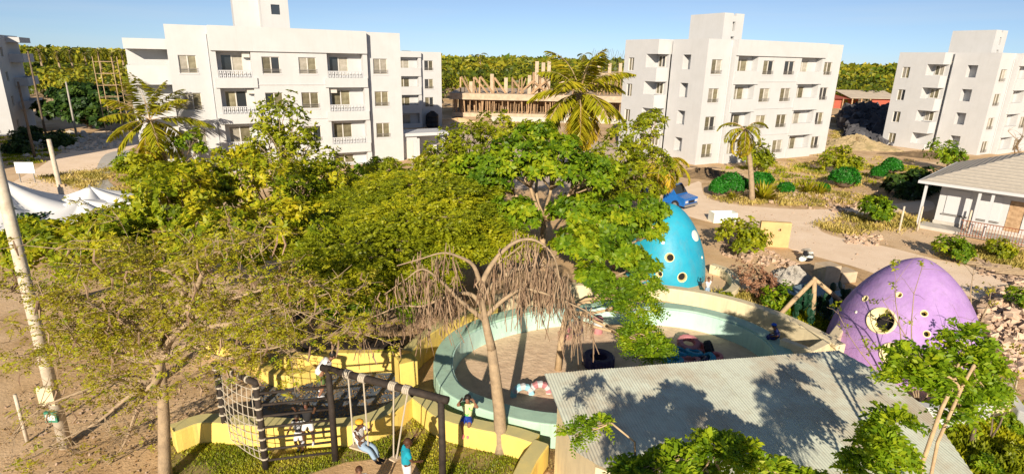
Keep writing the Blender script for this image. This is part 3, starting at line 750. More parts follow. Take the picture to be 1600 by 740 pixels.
def fronds(rs, T, axis, L, m, ln, wd, tone, droop=.5, tv=.12):
    """pinnate leaves: rachis from T along axis with m leaflet pairs"""
    n = len(T); s = unit(np.cross(axis, np.array([0, 0, 1.])+rs.normal(size=(n, 3))*.3)); out = []
    Lr = L*rs.uniform(.7, 1.15, n)
    for j in range(m):
        f = (j+.6)/m; p = T+axis*(Lr*f)[:, None]; p[:, 2] -= droop*Lr*f*f*.5
        for sg in (-1, 1):
            d = unit(axis*.55+s*sg*.85+rs.normal(size=(n, 3))*.12); d[:, 2] -= droop*.3*f; d = unit(d)
            sd = unit(np.cross(d, np.array([0, -.45, .9])+rs.normal(size=(n, 3))*.6))
            sz = (1-.45*abs(f-.4)/.6)
            out.append((p, d, sd, np.full(n, ln)*sz*rs.uniform(.8, 1.2, n), np.full(n, wd)*sz, tone+rs.normal(size=n)*tv))
    return [np.concatenate(x) for x in zip(*out)]
def limb(mb, a, b, r0, r1, rnd, bend=.12, n=4, seg=6, sag=0):
    a = Vector(a); b = Vector(b); L = (b-a).length; pts = []
    o1 = Vector((rnd.uniform(-1, 1), rnd.uniform(-1, 1), rnd.uniform(-.3, .9)))*L*bend
    for i in range(n+1):
        t = i/n; pts.append(a.lerp(b, t)+o1*math.sin(math.pi*t)+Vector((rnd.uniform(-1, 1), rnd.uniform(-1, 1), rnd.uniform(-1, 1)))*L*.02*(0 < i < n)+Vector((0, 0, -sag*L*t*t)))
    mb.tube(pts, [r0+(r1-r0)*i/n for i in range(n+1)], seg); return pts
def tree(label, base, lobes, sp, seed, tr=.13, fork=.4, bark='bark', clumps=9, twigs=26, cl=.36, name='tree', cat='tree', group=None, trunk_pts=None, cover=1.0):
    """lobes: (x,y,z,rx,ry,rz) in world metres. sp: dict with kind and leaf settings"""
    rnd = random.Random(seed); rs = np.random.default_rng(seed)
    base = Vector((base[0], base[1], 0))
    T = empty(name, label, cat, base, 0, group)
    wood = MB(); cen = sum((Vector(l[:3]) for l in lobes), Vector())/len(lobes)
    lowz = min(l[2]-l[5] for l in lobes)
    fk = trunk_pts[-1] if trunk_pts else base.lerp(Vector((cen.x, cen.y, 0)), .25)+Vector((0, 0, max(.35, lowz*fork+.35)))
    fk = Vector(fk); rel = lambda p: Vector(p)-base
    if trunk_pts: wood.tube([rel(p) for p in [base]+[Vector(q) for q in trunk_pts]], [tr*1.25]+[tr*(1-.3*i/len(trunk_pts)) for i in range(len(trunk_pts))], 8)
    else: wood.tube([(0, 0, -.1), Vector((0, 0, .15)), rel(base.lerp(fk, .55))+Vector((rnd.uniform(-.1, .1), rnd.uniform(-.1, .1), 0)), rel(fk)], [tr*1.5, tr*1.15, tr, tr*.85], 8)
    TP = []; AX = []; TN = []
    for (x, y, z, rx, ry, rz) in lobes:
        lc = Vector((x, y, z)); hub = fk.lerp(lc, .55)
        limb(wood, rel(fk), rel(hub), tr*.7, tr*.42, rnd)
        nC = max(3, int(clumps*cover)); k = 0
        for c in range(nC):
            # spread clumps over the crown, mostly its outer shell
            th = c*2.39996+rnd.random()*.5; zz = 1-1.55*(c+.5)/nC; rr = math.sqrt(max(0, 1-zz*zz)); f = rnd.uniform(.62, 1.0)
            cc = lc+Vector((rr*math.cos(th)*rx*f, rr*math.sin(th)*ry*f, zz*rz*f))
            limb(wood, rel(hub), rel(cc), tr*.33, tr*.1, rnd, .14, 3, 5)
            r3 = np.array([rx, ry, rz])*cl*rnd.uniform(.75, 1.25)
            if sp.get('flat'): r3[2] *= sp['flat']
            n = int(twigs*rnd.uniform(.7, 1.3)); q = rs.normal(size=(n, 3)); q = unit(q)*(rs.random((n, 1))**.45)
            pts = np.array(cc)+q*r3
            ax = unit(q*.7+np.array([0, 0, .55])+unit(pts-np.array(lc))*.5+rs.normal(size=(n, 3))*.2)
            TP.append(pts); AX.append(ax); TN.append(np.full(n, np.clip(.42+.12*zz+rnd.uniform(-.32, .30), 0, 1))+rs.normal(size=n)*.08)  # random clump tone, plus crown-top highlights put into the leaf colour by height
            for i in range(0, n, sp.get('twigstep', 5)):
                wood.tube([rel(cc), rel(Vector(pts[i]))], [tr*.09, tr*.035], 3, False)
    TP = np.concatenate(TP); AX = np.concatenate(AX); TN = np.concatenate(TN)
    B = np.array(base)
    if sp['kind'] == 'ros': D_ = rosettes(rs, TP-B, AX, sp['k'], sp['ln'], sp['wd'], sp.get('spread', .75), TN)
    else:
        ax = AX.copy(); ax[:, 2] *= sp.get('flatax', .35); D_ = fronds(rs, TP-B, unit(ax), sp['L'], sp['m'], sp['ln'], sp['wd'], TN, sp.get('droop', .5))
    if sp.get('zmax'): pass
    link('crown', leaf_mesh('crown', *D_, L_[sp['mat']]), T)
    wood.build('trunk', M[bark], T, smooth=True)
    return T
def lobe(px, py, z, rpx, ratio=.7, Y=None, yr=1.0):
    p = A(px, py, Y) if Y else G(px, py, z)
    d = (Vector(p)-Vector((0, 0, HCAM))).dot(Vector(_f)); r = rpx*d/FPX
    return (p.x, p.y, p.z, r, r*yr, r*ratio)
SP = dict(
    almond=dict(kind='ros', k=9, ln=.26, wd=.12, mat='yellow', spread=.7),
    broad=dict(kind='ros', k=8, ln=.30, wd=.15, mat='bright', spread=.75),
    lime=dict(kind='ros', k=9, ln=.22, wd=.10, mat='lime', spread=.7),
    flame=dict(kind='fr', L=.6, m=7, ln=.17, wd=.09, mat='mid', flat=.42, flatax=.25, droop=.5),
    acacia=dict(kind='fr', L=.34, m=6, ln=.085, wd=.035, mat='dry', flat=.5, flatax=.4, droop=.9),
    moringa=dict(kind='fr', L=.46, m=6, ln=.17, wd=.085, mat='moringa', flatax=.5, droop=.9),
    fore=dict(kind='fr', L=.5, m=6, ln=.15, wd=.075, mat='bright', flat=.6, flatax=.4, droop=.8),
    thin=dict(kind='fr', L=.30, m=6, ln=.10, wd=.05, mat='moringa', flatax=.5, droop=.9),
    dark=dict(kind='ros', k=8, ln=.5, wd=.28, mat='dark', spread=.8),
    bush=dict(kind='ros', k=8, ln=.20, wd=.10, mat='bright', spread=.7),
    bushl=dict(kind='ros', k=8, ln=.24, wd=.10, mat='lime', spread=.7),
    redb=dict(kind='ros', k=9, ln=.13, wd=.09, mat='red', spread=.75),
)
# --- left group: almond trees
tree('broad yellow-green almond tree at the left edge above the white tents', G(110, 470).to_2d(), [lobe(95, 385, 4.0, 62), lobe(165, 395, 4.3, 70), lobe(50, 372, 4.0, 36), lobe(205, 350, 4.6, 46)], SP['almond'], 11, .15, clumps=13, twigs=30)
tree('yellow-green almond tree in the middle of the left canopy', G(300, 430).to_2d(), [lobe(270, 320, 5.2, 72), lobe(340, 375, 4.6, 75), lobe(250, 405, 3.8, 62), lobe(310, 290, 5.4, 50)], SP['almond'], 12, .16, clumps=14, twigs=32)
tree('almond tree with yellow tips in front of the nearest block', G(430, 400).to_2d(), [lobe(420, 300, 4.8, 72), lobe(490, 290, 4.4, 60), lobe(440, 370, 4.3, 75), lobe(380, 255, 4.8, 40), lobe(520, 345, 3.6, 45)], SP['almond'], 13, .16, clumps=14, twigs=32)
tree('tall loose green tree rising in front of the nearest block', A(435, 300, 33).to_2d(), [lobe(440, 182, 0, 38, .8, 33), lobe(425, 218, 0, 34, .7, 33), lobe(468, 222, 0, 30, .7, 33), lobe(500, 262, 0, 50, .7, 33), lobe(430, 262, 0, 48, .7, 33)], dict(SP['lime'], ln=.26, wd=.12), 14, .12, clumps=10, twigs=13, cl=.48)
tree('thin small tree casting its shadow on the white wall', A(288, 272, 50).to_2d(), [lobe(280, 225, 0, 14, .8, 50), lobe(300, 215, 0, 14, .8, 50), lobe(312, 232, 0, 10, .8, 50)], dict(SP['dark'], mat='bright', ln=.4, wd=.2), 15, .07, clumps=6, twigs=7)
# --- middle canopy: flat layered flame trees
tree('wide flame tree with flat layered crown left of the pit', G(560, 500).to_2d(), [lobe(560, 385, 4.2, 85, .3), lobe(640, 345, 4.6, 85, .3), lobe(520, 430, 3.7, 70, .32), lobe(620, 430, 3.3, 70, .35), lobe(690, 380, 3.9, 70, .3)], SP['flame'], 21, .17, clumps=20, twigs=60, cl=.40)
tree('flame tree with layered crown behind the drooping brown tree', G(690, 440).to_2d(), [lobe(680, 300, 5.0, 75, .32), lobe(620, 295, 4.4, 60, .32), lobe(735, 345, 4.0, 60, .35), lobe(590, 330, 4.3, 60, .3)], SP['flame'], 22, .16, clumps=20, twigs=60, cl=.40)
tree('dark green low tree over the terrace behind the yellow wall', G(560, 545).to_2d(), [lobe(540, 470, 2.6, 50, .5), lobe(610, 470, 2.6, 50, .5), lobe(480, 460, 2.8, 40, .5)], dict(SP['bush'], ln=.2, wd=.11), 23, .1, clumps=12, twigs=34)
# --- centre: big round-leaf tree with pale limbs and neighbours
tree('large round-leaved green tree with pale limbs left of the coconut palm', G(850, 420).to_2d(), [lobe(810, 250, 6.2, 55), lobe(870, 255, 6.2, 55), lobe(760, 270, 5.6, 48), lobe(925, 270, 5.6, 42), lobe(840, 215, 6.6, 38), lobe(800, 335, 4.2, 45, .5), lobe(905, 330, 4.2, 50, .5)], SP['broad'], 31, .17, clumps=12, twigs=30, fork=.75, bark='barky')
tree('pale lime tree at the top left of the central canopy', G(735, 330).to_2d(), [lobe(735, 225, 6.0, 52), lobe(775, 205, 6.4, 38), lobe(690, 255, 5.2, 45), lobe(720, 280, 4.6, 50)], SP['lime'], 32, .15, clumps=13, twigs=28)
tree('lime green tree right of the coconut palm before the right block', G(985, 320).to_2d(), [lobe(985, 215, 6.2, 40), lobe(1015, 190, 6.6, 24), lobe(960, 250, 5.2, 44), lobe(1010, 255, 5.0, 40)], SP['lime'], 33, .14, clumps=12, twigs=24)
tree('dense green tree leaning over the blue dome', G(960, 420).to_2d(), [lobe(950, 345, 3.9, 52, .55), lobe(1000, 325, 3.8, 42, .5), lobe(905, 380, 3.3, 44, .55), lobe(965, 392, 2.8, 34, .6), lobe(1020, 360, 2.6, 26, .6)], SP['broad'], 34, .14, clumps=11, twigs=28)
tree('green bush tree low beside the blue dome', G(945, 462).to_2d(), [lobe(925, 430, 2.0, 28, .6), lobe(1000, 412, 1.9, 28, .6)], SP['broad'], 35, .09, clumps=9, twigs=22)
tree('yellowish thicket before the gate lodge', G(640, 310).to_2d(), [lobe(640, 275, 2.6, 40), lobe(600, 265, 2.8, 26), lobe(690, 285, 3.0, 40)], SP['bushl'], 36, .1, clumps=9, twigs=24)
tree('green bush under the end window of the nearest block', G(598, 285).to_2d(), [lobe(600, 262, 2, 24), lobe(570, 270, 1.8, 20)], dict(SP['bush'], ln=.35, wd=.14), 37, .07, clumps=8, twigs=16)
tree('broad flame tree in the middle of the central canopy', G(760, 440).to_2d(), [lobe(640, 300, 4.6, 70, .35), lobe(700, 330, 4.4, 70, .35), lobe(760, 380, 3.6, 60, .4), lobe(560, 320, 4.0, 55, .35)], SP['flame'], 38, .15, clumps=20, twigs=55, cl=.4)
tree('olive green tree filling the gap left of the round-leaved tree', G(700, 360).to_2d(), [lobe(700, 285, 4.4, 55), lobe(745, 300, 4.6, 50), lobe(655, 300, 3.8, 45)], SP['lime'], 39, .13, clumps=13, twigs=30)
tree('dull green tree behind the blue pickup truck', G(985, 330).to_2d(), [lobe(960, 290, 3.6, 40), lobe(1000, 300, 2.8, 36), lobe(925, 305, 3.4, 36)], SP['lime'], 40, .12, clumps=12, twigs=26)
tree('almond tree beside the parked cars', G(520, 400).to_2d(), [lobe(500, 330, 3.6, 45), lobe(530, 300, 3.6, 34), lobe(470, 380, 3.4, 50)], SP['almond'], 42, .13, clumps=13, twigs=28)
# slim tree growing in the pit, crown leaning right
p = G(872, 578)
tree('slender tree growing in the pit with a bright leafy crown', p.to_2d(), [lobe(1000, 482, 3.1, 26, .6), lobe(1002, 528, 2.4, 24, .6), lobe(1022, 545, 2.4, 16, .6), lobe(962, 458, 3.4, 22, .5), lobe(1008, 445, 3.4, 18, .5)], SP['fore'], 41, .11, clumps=8, twigs=18, bark='barky', trunk_pts=[p+Vector((.05, 0, 1.2)), p+Vector((.2, .1, 2.3))])
# --- drooping brown pod tree
def podtree():
    base = G(783, 704); rnd = random.Random(5); Y = base.y
    T = empty('drooping_tree', 'bare pale-trunked tree hung with drooping brown pods before the pit', 'tree', base)
    wd = MB(); rel = lambda p: Vector(p)-base
    P = lambda x, y, dy=0: rel(A(x, y, Y+dy))
    wd.tube([Vector((0, 0, -.1)), P(783, 690), P(780, 640), P(774, 590), P(768, 545)], [.25, .195, .17, .155, .13], 10)
    stems = [[(768, 545), (758, 500), (752, 450), (772, 408), (805, 378), (838, 376), (866, 402), (876, 450)],
             [(756, 484), (740, 462), (720, 458), (690, 466), (660, 478), (625, 478), (590, 492)],
             [(754, 470), (770, 444), (795, 430), (832, 414), (862, 420), (888, 450), (898, 485)],
             [(752, 450), (740, 415), (715, 400), (690, 395), (655, 405)],
             [(753, 455), (768, 420), (800, 395)], [(758, 500), (720, 470), (690, 440), (660, 420), (630, 440)],
             [(790, 430), (810, 420), (840, 430), (860, 470)], [(757, 495), (795, 462), (830, 452), (905, 480), (930, 495)]]
    al = []
    for i, s in enumerate(stems):
        dy = [-.1, .5, .9, -.6, .2, -.9, 1.2, .4][i]
        pts = [P(x, y, dy*min(1, k/3)) for k, (x, y) in enumerate(s)]; n = len(pts)
        sm = [Vector((*q,)) for q in [tuple(v) for v in smooth3(pts, 4)]]
        wd.tube(sm, [(.115 if i == 0 else .06)*(1-.97*k/(len(sm)-1))**1.6+.016 for k in range(len(sm))], 7); al += sm[len(sm)//3:]
    wd.build('trunk', M['bark'], T, smooth=True)
    pd = MB(); br = MB()
    nodes = [rnd.choice(al)+Vector((rnd.gauss(0, .16), rnd.gauss(0, .3), rnd.gauss(-.05, .10))) for _ in range(150)]
    for k in range(980):
        a = rnd.choice(nodes)+Vector((rnd.gauss(0, .06), rnd.gauss(0, .06), rnd.gauss(-.12, .14))); L = rnd.uniform(.2, .6)+.9*rnd.random()**3
        d = Vector((rnd.gauss(0, .16), rnd.gauss(0, .16), -1)); pts = [a, a+d*L*.35+Vector((rnd.gauss(0, .05), rnd.gauss(0, .05), 0)), a+d*L]
        if k % 6 == 0: br.tube([a+Vector((0, 0, .1)), pts[1], pts[2]], [.010, .007, .004], 4)
        s = Vector((rnd.uniform(-1, 1), rnd.uniform(-1, 1), 0)).normalized()*rnd.uniform(.010, .024)
        q = len(pd.v)
        tw = Vector((-s.y, s.x, 0))
        pd.v += [tuple(pts[0]-s*.5), tuple(pts[0]+s*.5), tuple(pts[1]+s), tuple(pts[1]-s), tuple(pts[2]+tw*.7), tuple(pts[2]-tw*.7), tuple(pts[1]+tw*.8)]
        pd.f += [(q, q+1, q+2, q+3), (q+3, q+2, q+4, q+5), (q, q+6, q+1), (q+3, q+6, q+4)]
    o = pd.build('hanging_pods', M['pod'], T); o['kind'] = 'stuff'
    br.build('twigs', M['bark'], T)
def smooth3(pts, n):
    P = [np.array(p, float) for p in pts]; P = [2*P[0]-P[1]]+P+[2*P[-1]-P[-2]]; out = []
    for i in range(1, len(P)-2):
        p0, p1, p2, p3 = P[i-1:i+3]
        for j in range(n):
            t = j/n; out.append(.5*((2*p1)+(-p0+p2)*t+(2*p0-5*p1+4*p2-p3)*t*t+(-p0+3*p1-3*p2+p3)*t**3))
    out.append(P[-1]); return out
podtree()
# --- thin thorn acacia filling the left foreground
def acacia():
    base = G(258, 750); rnd = random.Random(8); rs = np.random.default_rng(8)
    T = empty('thorn_tree', 'sparse thorny tree with pale trunk spreading over the left foreground', 'tree', base)
    rel = lambda p: Vector(p)-base; Y = base.y; wd = MB(); tw = MB()
    P = lambda x, y, dy=0: rel(A(x, y, Y+dy))
    wd.tube([Vector((0, 0, -.1)), P(257, 720), P(256, 650), P(252, 590), P(250, 562)], [.19, .155, .14, .13, .10], 10)
    limbs = [[(250, 562), (275, 520), (330, 480), (400, 455), (470, 440), (510, 450)],
             [(250, 562), (235, 520), (190, 500), (130, 470), (60, 462), (5, 455)],
             [(250, 562), (240, 600), (200, 620), (150, 660), (90, 690), (40, 720)],
             [(250, 562), (300, 540), (350, 560), (420, 545), (480, 530)],
             [(250, 562), (205, 560), (150, 540), (80, 545), (15, 560)],
             [(250, 562), (262, 500), (240, 450), (215, 400), (200, 370)],
             [(275, 520), (300, 470), (320, 420), (350, 390), (380, 380)],
             [(250, 562), (225, 540), (170, 520), (110, 520), (50, 510)],
             [(240, 600), (190, 590), (130, 610), (60, 640), (10, 690)],
             [(275, 520), (330, 510), (390, 500), (440, 480), (500, 500)],
             [(262, 500), (290, 450), (250, 420), (150, 430), (120, 410)],
             [(250, 562), (215, 640), (190, 700), (150, 745)]]
    tips = []
    for i, s in enumerate(limbs):
        dy = rnd.uniform(-1.6, 2.2); pts = [P(x, y, dy*k/(len(s)-1)) for k, (x, y) in enumerate(s)]
        sm = [Vector(tuple(q)) for q in smooth3(pts, 4)]; n = len(sm)
        wd.tube(sm, [.085*(1-.97*k/(n-1))**2+.03*(1-k/(n-1))+.005 for k in range(n)], 6)
        for k in range(n//4, n):
            for r in range(3):
                a = sm[k]; d = Vector((rnd.gauss(0, 1), rnd.gauss(0, 1), rnd.gauss(.1, .6))).normalized()*rnd.uniform(.35, 1.25)
                b = a+d; mid = a.lerp(b, .5)+Vector((rnd.gauss(0, .08), rnd.gauss(0, .08), rnd.gauss(.05, .08)))
                tw.tube([a, mid, b], [.012, .007, .004], 4, False)
                tips += [tuple(mid), tuple(b), tuple(a.lerp(b, .75))]
                for r2 in range(2):
                    c = mid+Vector((rnd.gauss(0, .3), rnd.gauss(0, .3), rnd.gauss(0, .2))); tw.tube([mid, c], [.008, .004], 3, False); tips.append(tuple(c))
    wd.build('trunk', M['bark'], T, smooth=True); tw.build('twigs', M['bark'], T)
    tips = np.array(tips)
    B = np.array(base)
    # foliage sits mostly in the upper part of the tree
    keep = rs.random(len(tips)) < np.clip((tips[:, 2]-2.2)/1.8, .12, 1)*.62
    tips = tips[keep]; tips = np.repeat(tips, 4, 0)+rs.normal(size=(4*len(tips), 3))*np.array([.17, .17, .06])
    ax = unit(rs.normal(size=tips.shape)*np.array([1, 1, .3])+np.array([0, 0, .1]))
    D_ = fronds(rs, tips, ax, .26, 5, .09, .042, np.clip(.45+rs.normal(size=len(tips))*.22, 0, 1), .8)
    link('crown', leaf_mesh('crown', *D_, L_['dry']), T)
    pd = MB()
    for k in range(280):
        a = Vector(tuple(tips[rnd.randrange(len(tips))])); L = rnd.uniform(.2, .45)
        pd.tube([a, a+Vector((rnd.gauss(0, .04), rnd.gauss(0, .04), -L*.5)), a+Vector((rnd.gauss(0, .07), rnd.gauss(0, .07), -L))], [.014, .026, .012], 4)
    o = pd.build('hanging_pods', M['pod'], T); o['kind'] = 'stuff'
acacia()
# --- foreground moringas on the right
def spray(label, trunk, lobes, seed, r=.05, twigs=30, sp='moringa', name='tree', cl=.45, clumps=6, bark='barky'):
    rnd = random.Random(seed); base = trunk[0]
    T = tree(label, (base.x, base.y), lobes, SP[sp], seed, r, clumps=clumps, twigs=twigs, cl=cl, bark=bark, trunk_pts=trunk[1:], name=name)
    return T
Yf = 9.6
def F(x, y, Y=Yf): return A(x, y, Y)
b0 = Vector((F(1440, 745).x-.1, Yf-.2, 0))
def lb(x, y, rp, Y=Yf, ra=.8): return lobe(x, y, 0, rp, ra, Y)
FG = dict(clumps=7, cl=.5)
spray('leafy moringa with two thin stems right of the corrugated roof', [b0, b0+Vector((0, .05, 1.5)), F(1442, 720), F(1470, 640), F(1492, 595)], [lb(1500, 560, 20, 10.2), lb(1428, 566, 24, 10, .6), lb(1462, 588, 20, 9.8), lb(1512, 530, 14, 10.4), lb(1495, 645, 12, 9.8, 1.2), lb(1425, 592, 15, 9.9, .5)], 51, .045, 7, **FG)
spray('second stem of moringa leaves beside the purple dome foot', [b0+Vector((.25, .1, 0)), b0+Vector((.3, .1, 1.7)), F(1465, 690), F(1505, 600), F(1522, 570)], [lb(1535, 575, 14, 10.2), lb(1528, 608, 11, 10.1, 1.0)], 57, .035, 7, **FG)
b1 = Vector((F(1345, 745, 9.0).x, 8.9, 0))
spray('moringa with dense drooping leaves at the bottom, over the roof', [b1, b1+Vector((0, 0, 2.0)), F(1400, 740, 9), F(1405, 690, 9)], [lb(1395, 660, 11, 9.1, .6), lb(1375, 695, 12, 9), lb(1352, 730, 13, 9), lb(1400, 716, 8, 9)], 52, .03, 8, **FG)
b2 = Vector((F(1125, 745, 8.4).x, 8.2, 0))
spray('green leafy tree at the bottom edge below the corrugated roof', [b2, b2+Vector((0, .1, 2.2)), F(1122, 730, 8.4), F(1112, 700, 8.4)], [lb(1058, 722, 14, 8.5, .6), lb(1030, 742, 12, 8.5, .6), lb(1118, 698, 12, 8.5, .4), lb(1158, 710, 10, 8.5, .45), lb(1210, 742, 12, 8.5, .5), lb(990, 740, 6, 8.5, .5), lb(1095, 752, 15, 8.3, .5), lb(1270, 764, 12, 8.4, .5)], 53, .035, 10, **FG)
b3 = Vector((F(1000, 750, 8.9).x, 8.7, 0))
spray('single arching branch with yellowish leaves over the roof eave', [b3, b3+Vector((0, .1, 2.5)), F(992, 690, 8.9), F(955, 660, 8.9)], [lb(916, 668, 8, 9.0, .6), lb(893, 682, 8, 9.0, .6), lb(936, 662, 6, 9, .5)], 54, .022, 7, clumps=4, cl=.6, sp='thin')
b4 = G(1515, 700)
spray('thin tree with dark stem beside the purple dome foot', [b4, b4+Vector((.05, .1, 1.1)), A(1518, 628, b4.y+.3)], [lobe(1522, 600, 0, 16, .9, b4.y+.4), lobe(1545, 610, 0, 14, .9, b4.y+.3)], 55, .05, 14, bark='barkd', clumps=6)
def F2(x, y, Y): return A(x, y, Y)
for k, (xx, Y, zz) in enumerate(((1.75, 4.9, 5.6), (3.3, 4.9, 5.8), (5.6, 5.2, 5.9))):
    tree(('rounded', 'tall', 'pointed')[k]+' garden tree just below the view, shading the corrugated roof', (xx, Y), [(xx, Y, zz-.4, .38, .36, .4), (xx+.1, Y+.2, zz+.05, .22, .2, .3)], SP['thin'], 60+k, .05, clumps=8, twigs=16, cl=.5)
# bare branchy shrub over the purple dome
def bare(label, base, seed, tips, tuft=None, r=.05, bark='bark', name='bare_tree'):
    rnd = random.Random(seed); rs = np.random.default_rng(seed); T = empty(name, label, 'tree', base); wd = MB(); ends = []
    for tp in tips:
        e = Vector(tp)-base; st = Vector((0, 0, 0)); pts = limb(wd, st, e, r, r*.3, rnd, .12, 5, 5)
        for k in range(2, 6):
            for q in range(3):
                b = pts[k]+Vector((rnd.gauss(0, .35), rnd.gauss(0, .35), rnd.gauss(.25, .25))); wd.tube([pts[k], pts[k].lerp(b, .5)+Vector((0, 0, .05)), b], [r*.25, r*.16, r*.08], 4, False); ends.append(tuple(b))
    wd.build('trunk', M[bark], T, smooth=True)
    if tuft:
        e = np.array(ends); e = e[rs.random(len(e)) < tuft[1]]; e = np.repeat(e, 8, 0)+rs.normal(size=(8*len(e), 3))*.10
        D_ = rosettes(rs, e, unit(rs.normal(size=e.shape)+np.array([0, 0, .6])), 5, .11, .055, .8, np.full(len(e), .45), .25)
        link('crown', leaf_mesh('crown', *D_, L_[tuft[0]]), T)
    return T
bb = G(1420, 640); bb.z = 0
bare('thin bare branches with a few leaf tufts crossing the purple dome', G(1436, 640), 71, [A(1310, 490, 17.2), A(1400, 440, 17.6), A(1440, 420, 17.8), A(1380, 470, 17.2), A(1520, 500, 17.4)], ('lime', .22), .03)
bare('dry twiggy tree right of the purple dome', G(1512, 560), 72, [A(1480, 440, 20.5), A(1520, 430, 20.8), A(1550, 450, 21), A(1500, 470, 20.2), A(1540, 480, 21)], ('dry', .2), .05)
bare('slanting thin dark sapling at the right edge', G(1545, 690), 73, [A(1575, 600, 15.6), A(1590, 560, 15.8)], ('dry', .3), .03, 'barkd')
bare('bare pale shrub before the far right block', G(1588, 262), 74, [A(1575, 205, 60), A(1600, 195, 60), A(1610, 215, 60), A(1585, 220, 60)], None, .09)
# --- coconut palms
def palm(label, base, top, nf, fl, seed, matn='palm', tr=.18, droop=1.0, lf=.55, tone=.45, up=.9):
    rnd = random.Random(seed); rs = np.random.default_rng(seed); base = Vector(base); top = Vector(top)
    T = empty('palm_tree', label, 'palm', base); wd = MB()
    mid = (top-base)*.5+Vector((rnd.uniform(-.3, .3), 0, 0)); n = 12
    pts = [(Vector()*0).lerp(top-base, i/n)+Vector((math.sin(math.pi*i/n)*.15, 0, 0)) for i in range(n+1)]
    wd.tube(pts, [tr*1.35-.45*tr*i/n+.02*(i % 2) for i in range(n+1)], 9)
    wd.build('trunk', M['bark'], T, smooth=True)
    cen = np.array(top-base); data = []; st = MB()
    for k in range(nf):
        az = k*2.39996+rnd.random()*.3; el = up*(1-2.0*((k+.5)/nf))+rnd.uniform(-.12, .12); L = fl*rnd.uniform(.8, 1.1)
        h = np.array([math.cos(az), math.sin(az), 0]); m = 26; P = []; p = cen.copy(); e = el
        for j in range(m+1):
            P.append(p.copy()); p = p+(h*math.cos(e)+np.array([0, 0, 1])*math.sin(e))*L/m; e -= droop*(1.5+1.2*j/m)/m
        P = np.array(P); st.tube([Vector(tuple(q)) for q in P[::5]], [.045, .035, .025, .016, .010, .006][:len(P[::5])], 4, False)
        d = unit(np.gradient(P, axis=0)); s = np.cross(d, [0, 0, 1.]); s = unit(s)
        i0 = 4; q = P[i0:]; dd = d[i0:]; ss = s[i0:]; nn = len(q); fr = np.linspace(0, 1, nn)
        for sg in (-1, 1):
            for rep in range(2):
                dr = unit(dd*.55+ss*sg*.75+np.array([0, 0, -.45])+rs.normal(size=(nn, 3))*.10)
                sd = unit(np.cross(dr, np.array([0, 0, 1.])+rs.normal(size=(nn, 3))*.3))
                ln = lf*fl/3*(np.sin(math.pi*(.18+.8*fr))*.9+.15)*rs.uniform(.8, 1.1, nn)
                data.append((q+dd*rep*.5*L/m, dr, sd, ln, np.full(nn, .10*fl/3), np.full(nn, tone+rnd.uniform(-.2, .2)+(.35 if el < -.35*up else 0))+rs.normal(size=nn)*.08))
    D_ = [np.concatenate(x) for x in zip(*data)]
    link('fronds', leaf_mesh('fronds', *D_, L_[matn]), T); st.build('frond_stalks', M['barky'], T)
    return T
pt = A(906, 146, 42); palm('tall coconut palm in front of the concrete frame', (pt.x, pt.y, 0), pt, 25, 4.2, 1, tr=.26, droop=.6, lf=1.0, up=1.6, tone=.55)
pt = A(234, 188, 50); palm('leaning coconut palm at the left corner of the nearest block', (A(262, 262, 50).x, 50, 0), pt, 20, 4.6, 2, tr=.22, lf=.95, up=1.7, droop=.45, tone=.5)
pt = A(1164, 203, 47); palm('small pale coconut palm among the round hedges', (G(1161, 306).x, 47, 0), pt, 14, 2.4, 3, tr=.17, lf=.8, up=1.1)
pt = A(1035, 255, 43); palm('yellowish palm behind the blue dome', (pt.x, pt.y, 0), pt, 16, 2.8, 4, tr=.15, lf=.9, tone=.6, up=.9)
pt = A(690, 250, 45); palm('yellow palm crown showing in the central canopy', (pt.x, pt.y, 0), pt, 14, 3.0, 5, tr=.15, lf=.9, tone=.7, up=.8)
pt = A(150, 305, 38); palm('dry drooping young palm beside the concrete path', (pt.x, pt.y, 0), (pt.x, pt.y, .9), 8, 2.6, 6, tr=.12, lf=.5, tone=.75, up=1.1)
pt = A(620, 262, 52); palm('young palm at the corner of the nearest block', (pt.x, pt.y, 0), (pt.x, pt.y, 1.0), 12, 2.2, 7, tr=.12, lf=.8, tone=.4, up=1.3)
for k, (x, y, Y) in enumerate(((60, 79, 190), (88, 82, 210), (108, 80, 200), (131, 84, 220), (152, 78, 205), (173, 83, 230), (189, 80, 210), (450+300, 86, 260), (912, 86, 240), (1010, 84, 260))):
    pt = A(x, y, Y); palm(['far palm above the forest at the left, nearest the shaded block', 'second far palm right of the shaded block', 'far palm over the dark tree', 'far palm right of the utility pole', 'far palm near the scaffold', 'far palm left of the nearest block roof', 'far palm touching the nearest block', 'far palm above the concrete frame braces', 'far palm behind the coconut palm', 'far palm behind the rebar'][k], (pt.x, pt.y, 0), pt, 9, 4.2, 80+k, 'forest', tr=.3, lf=.9, tone=.3)
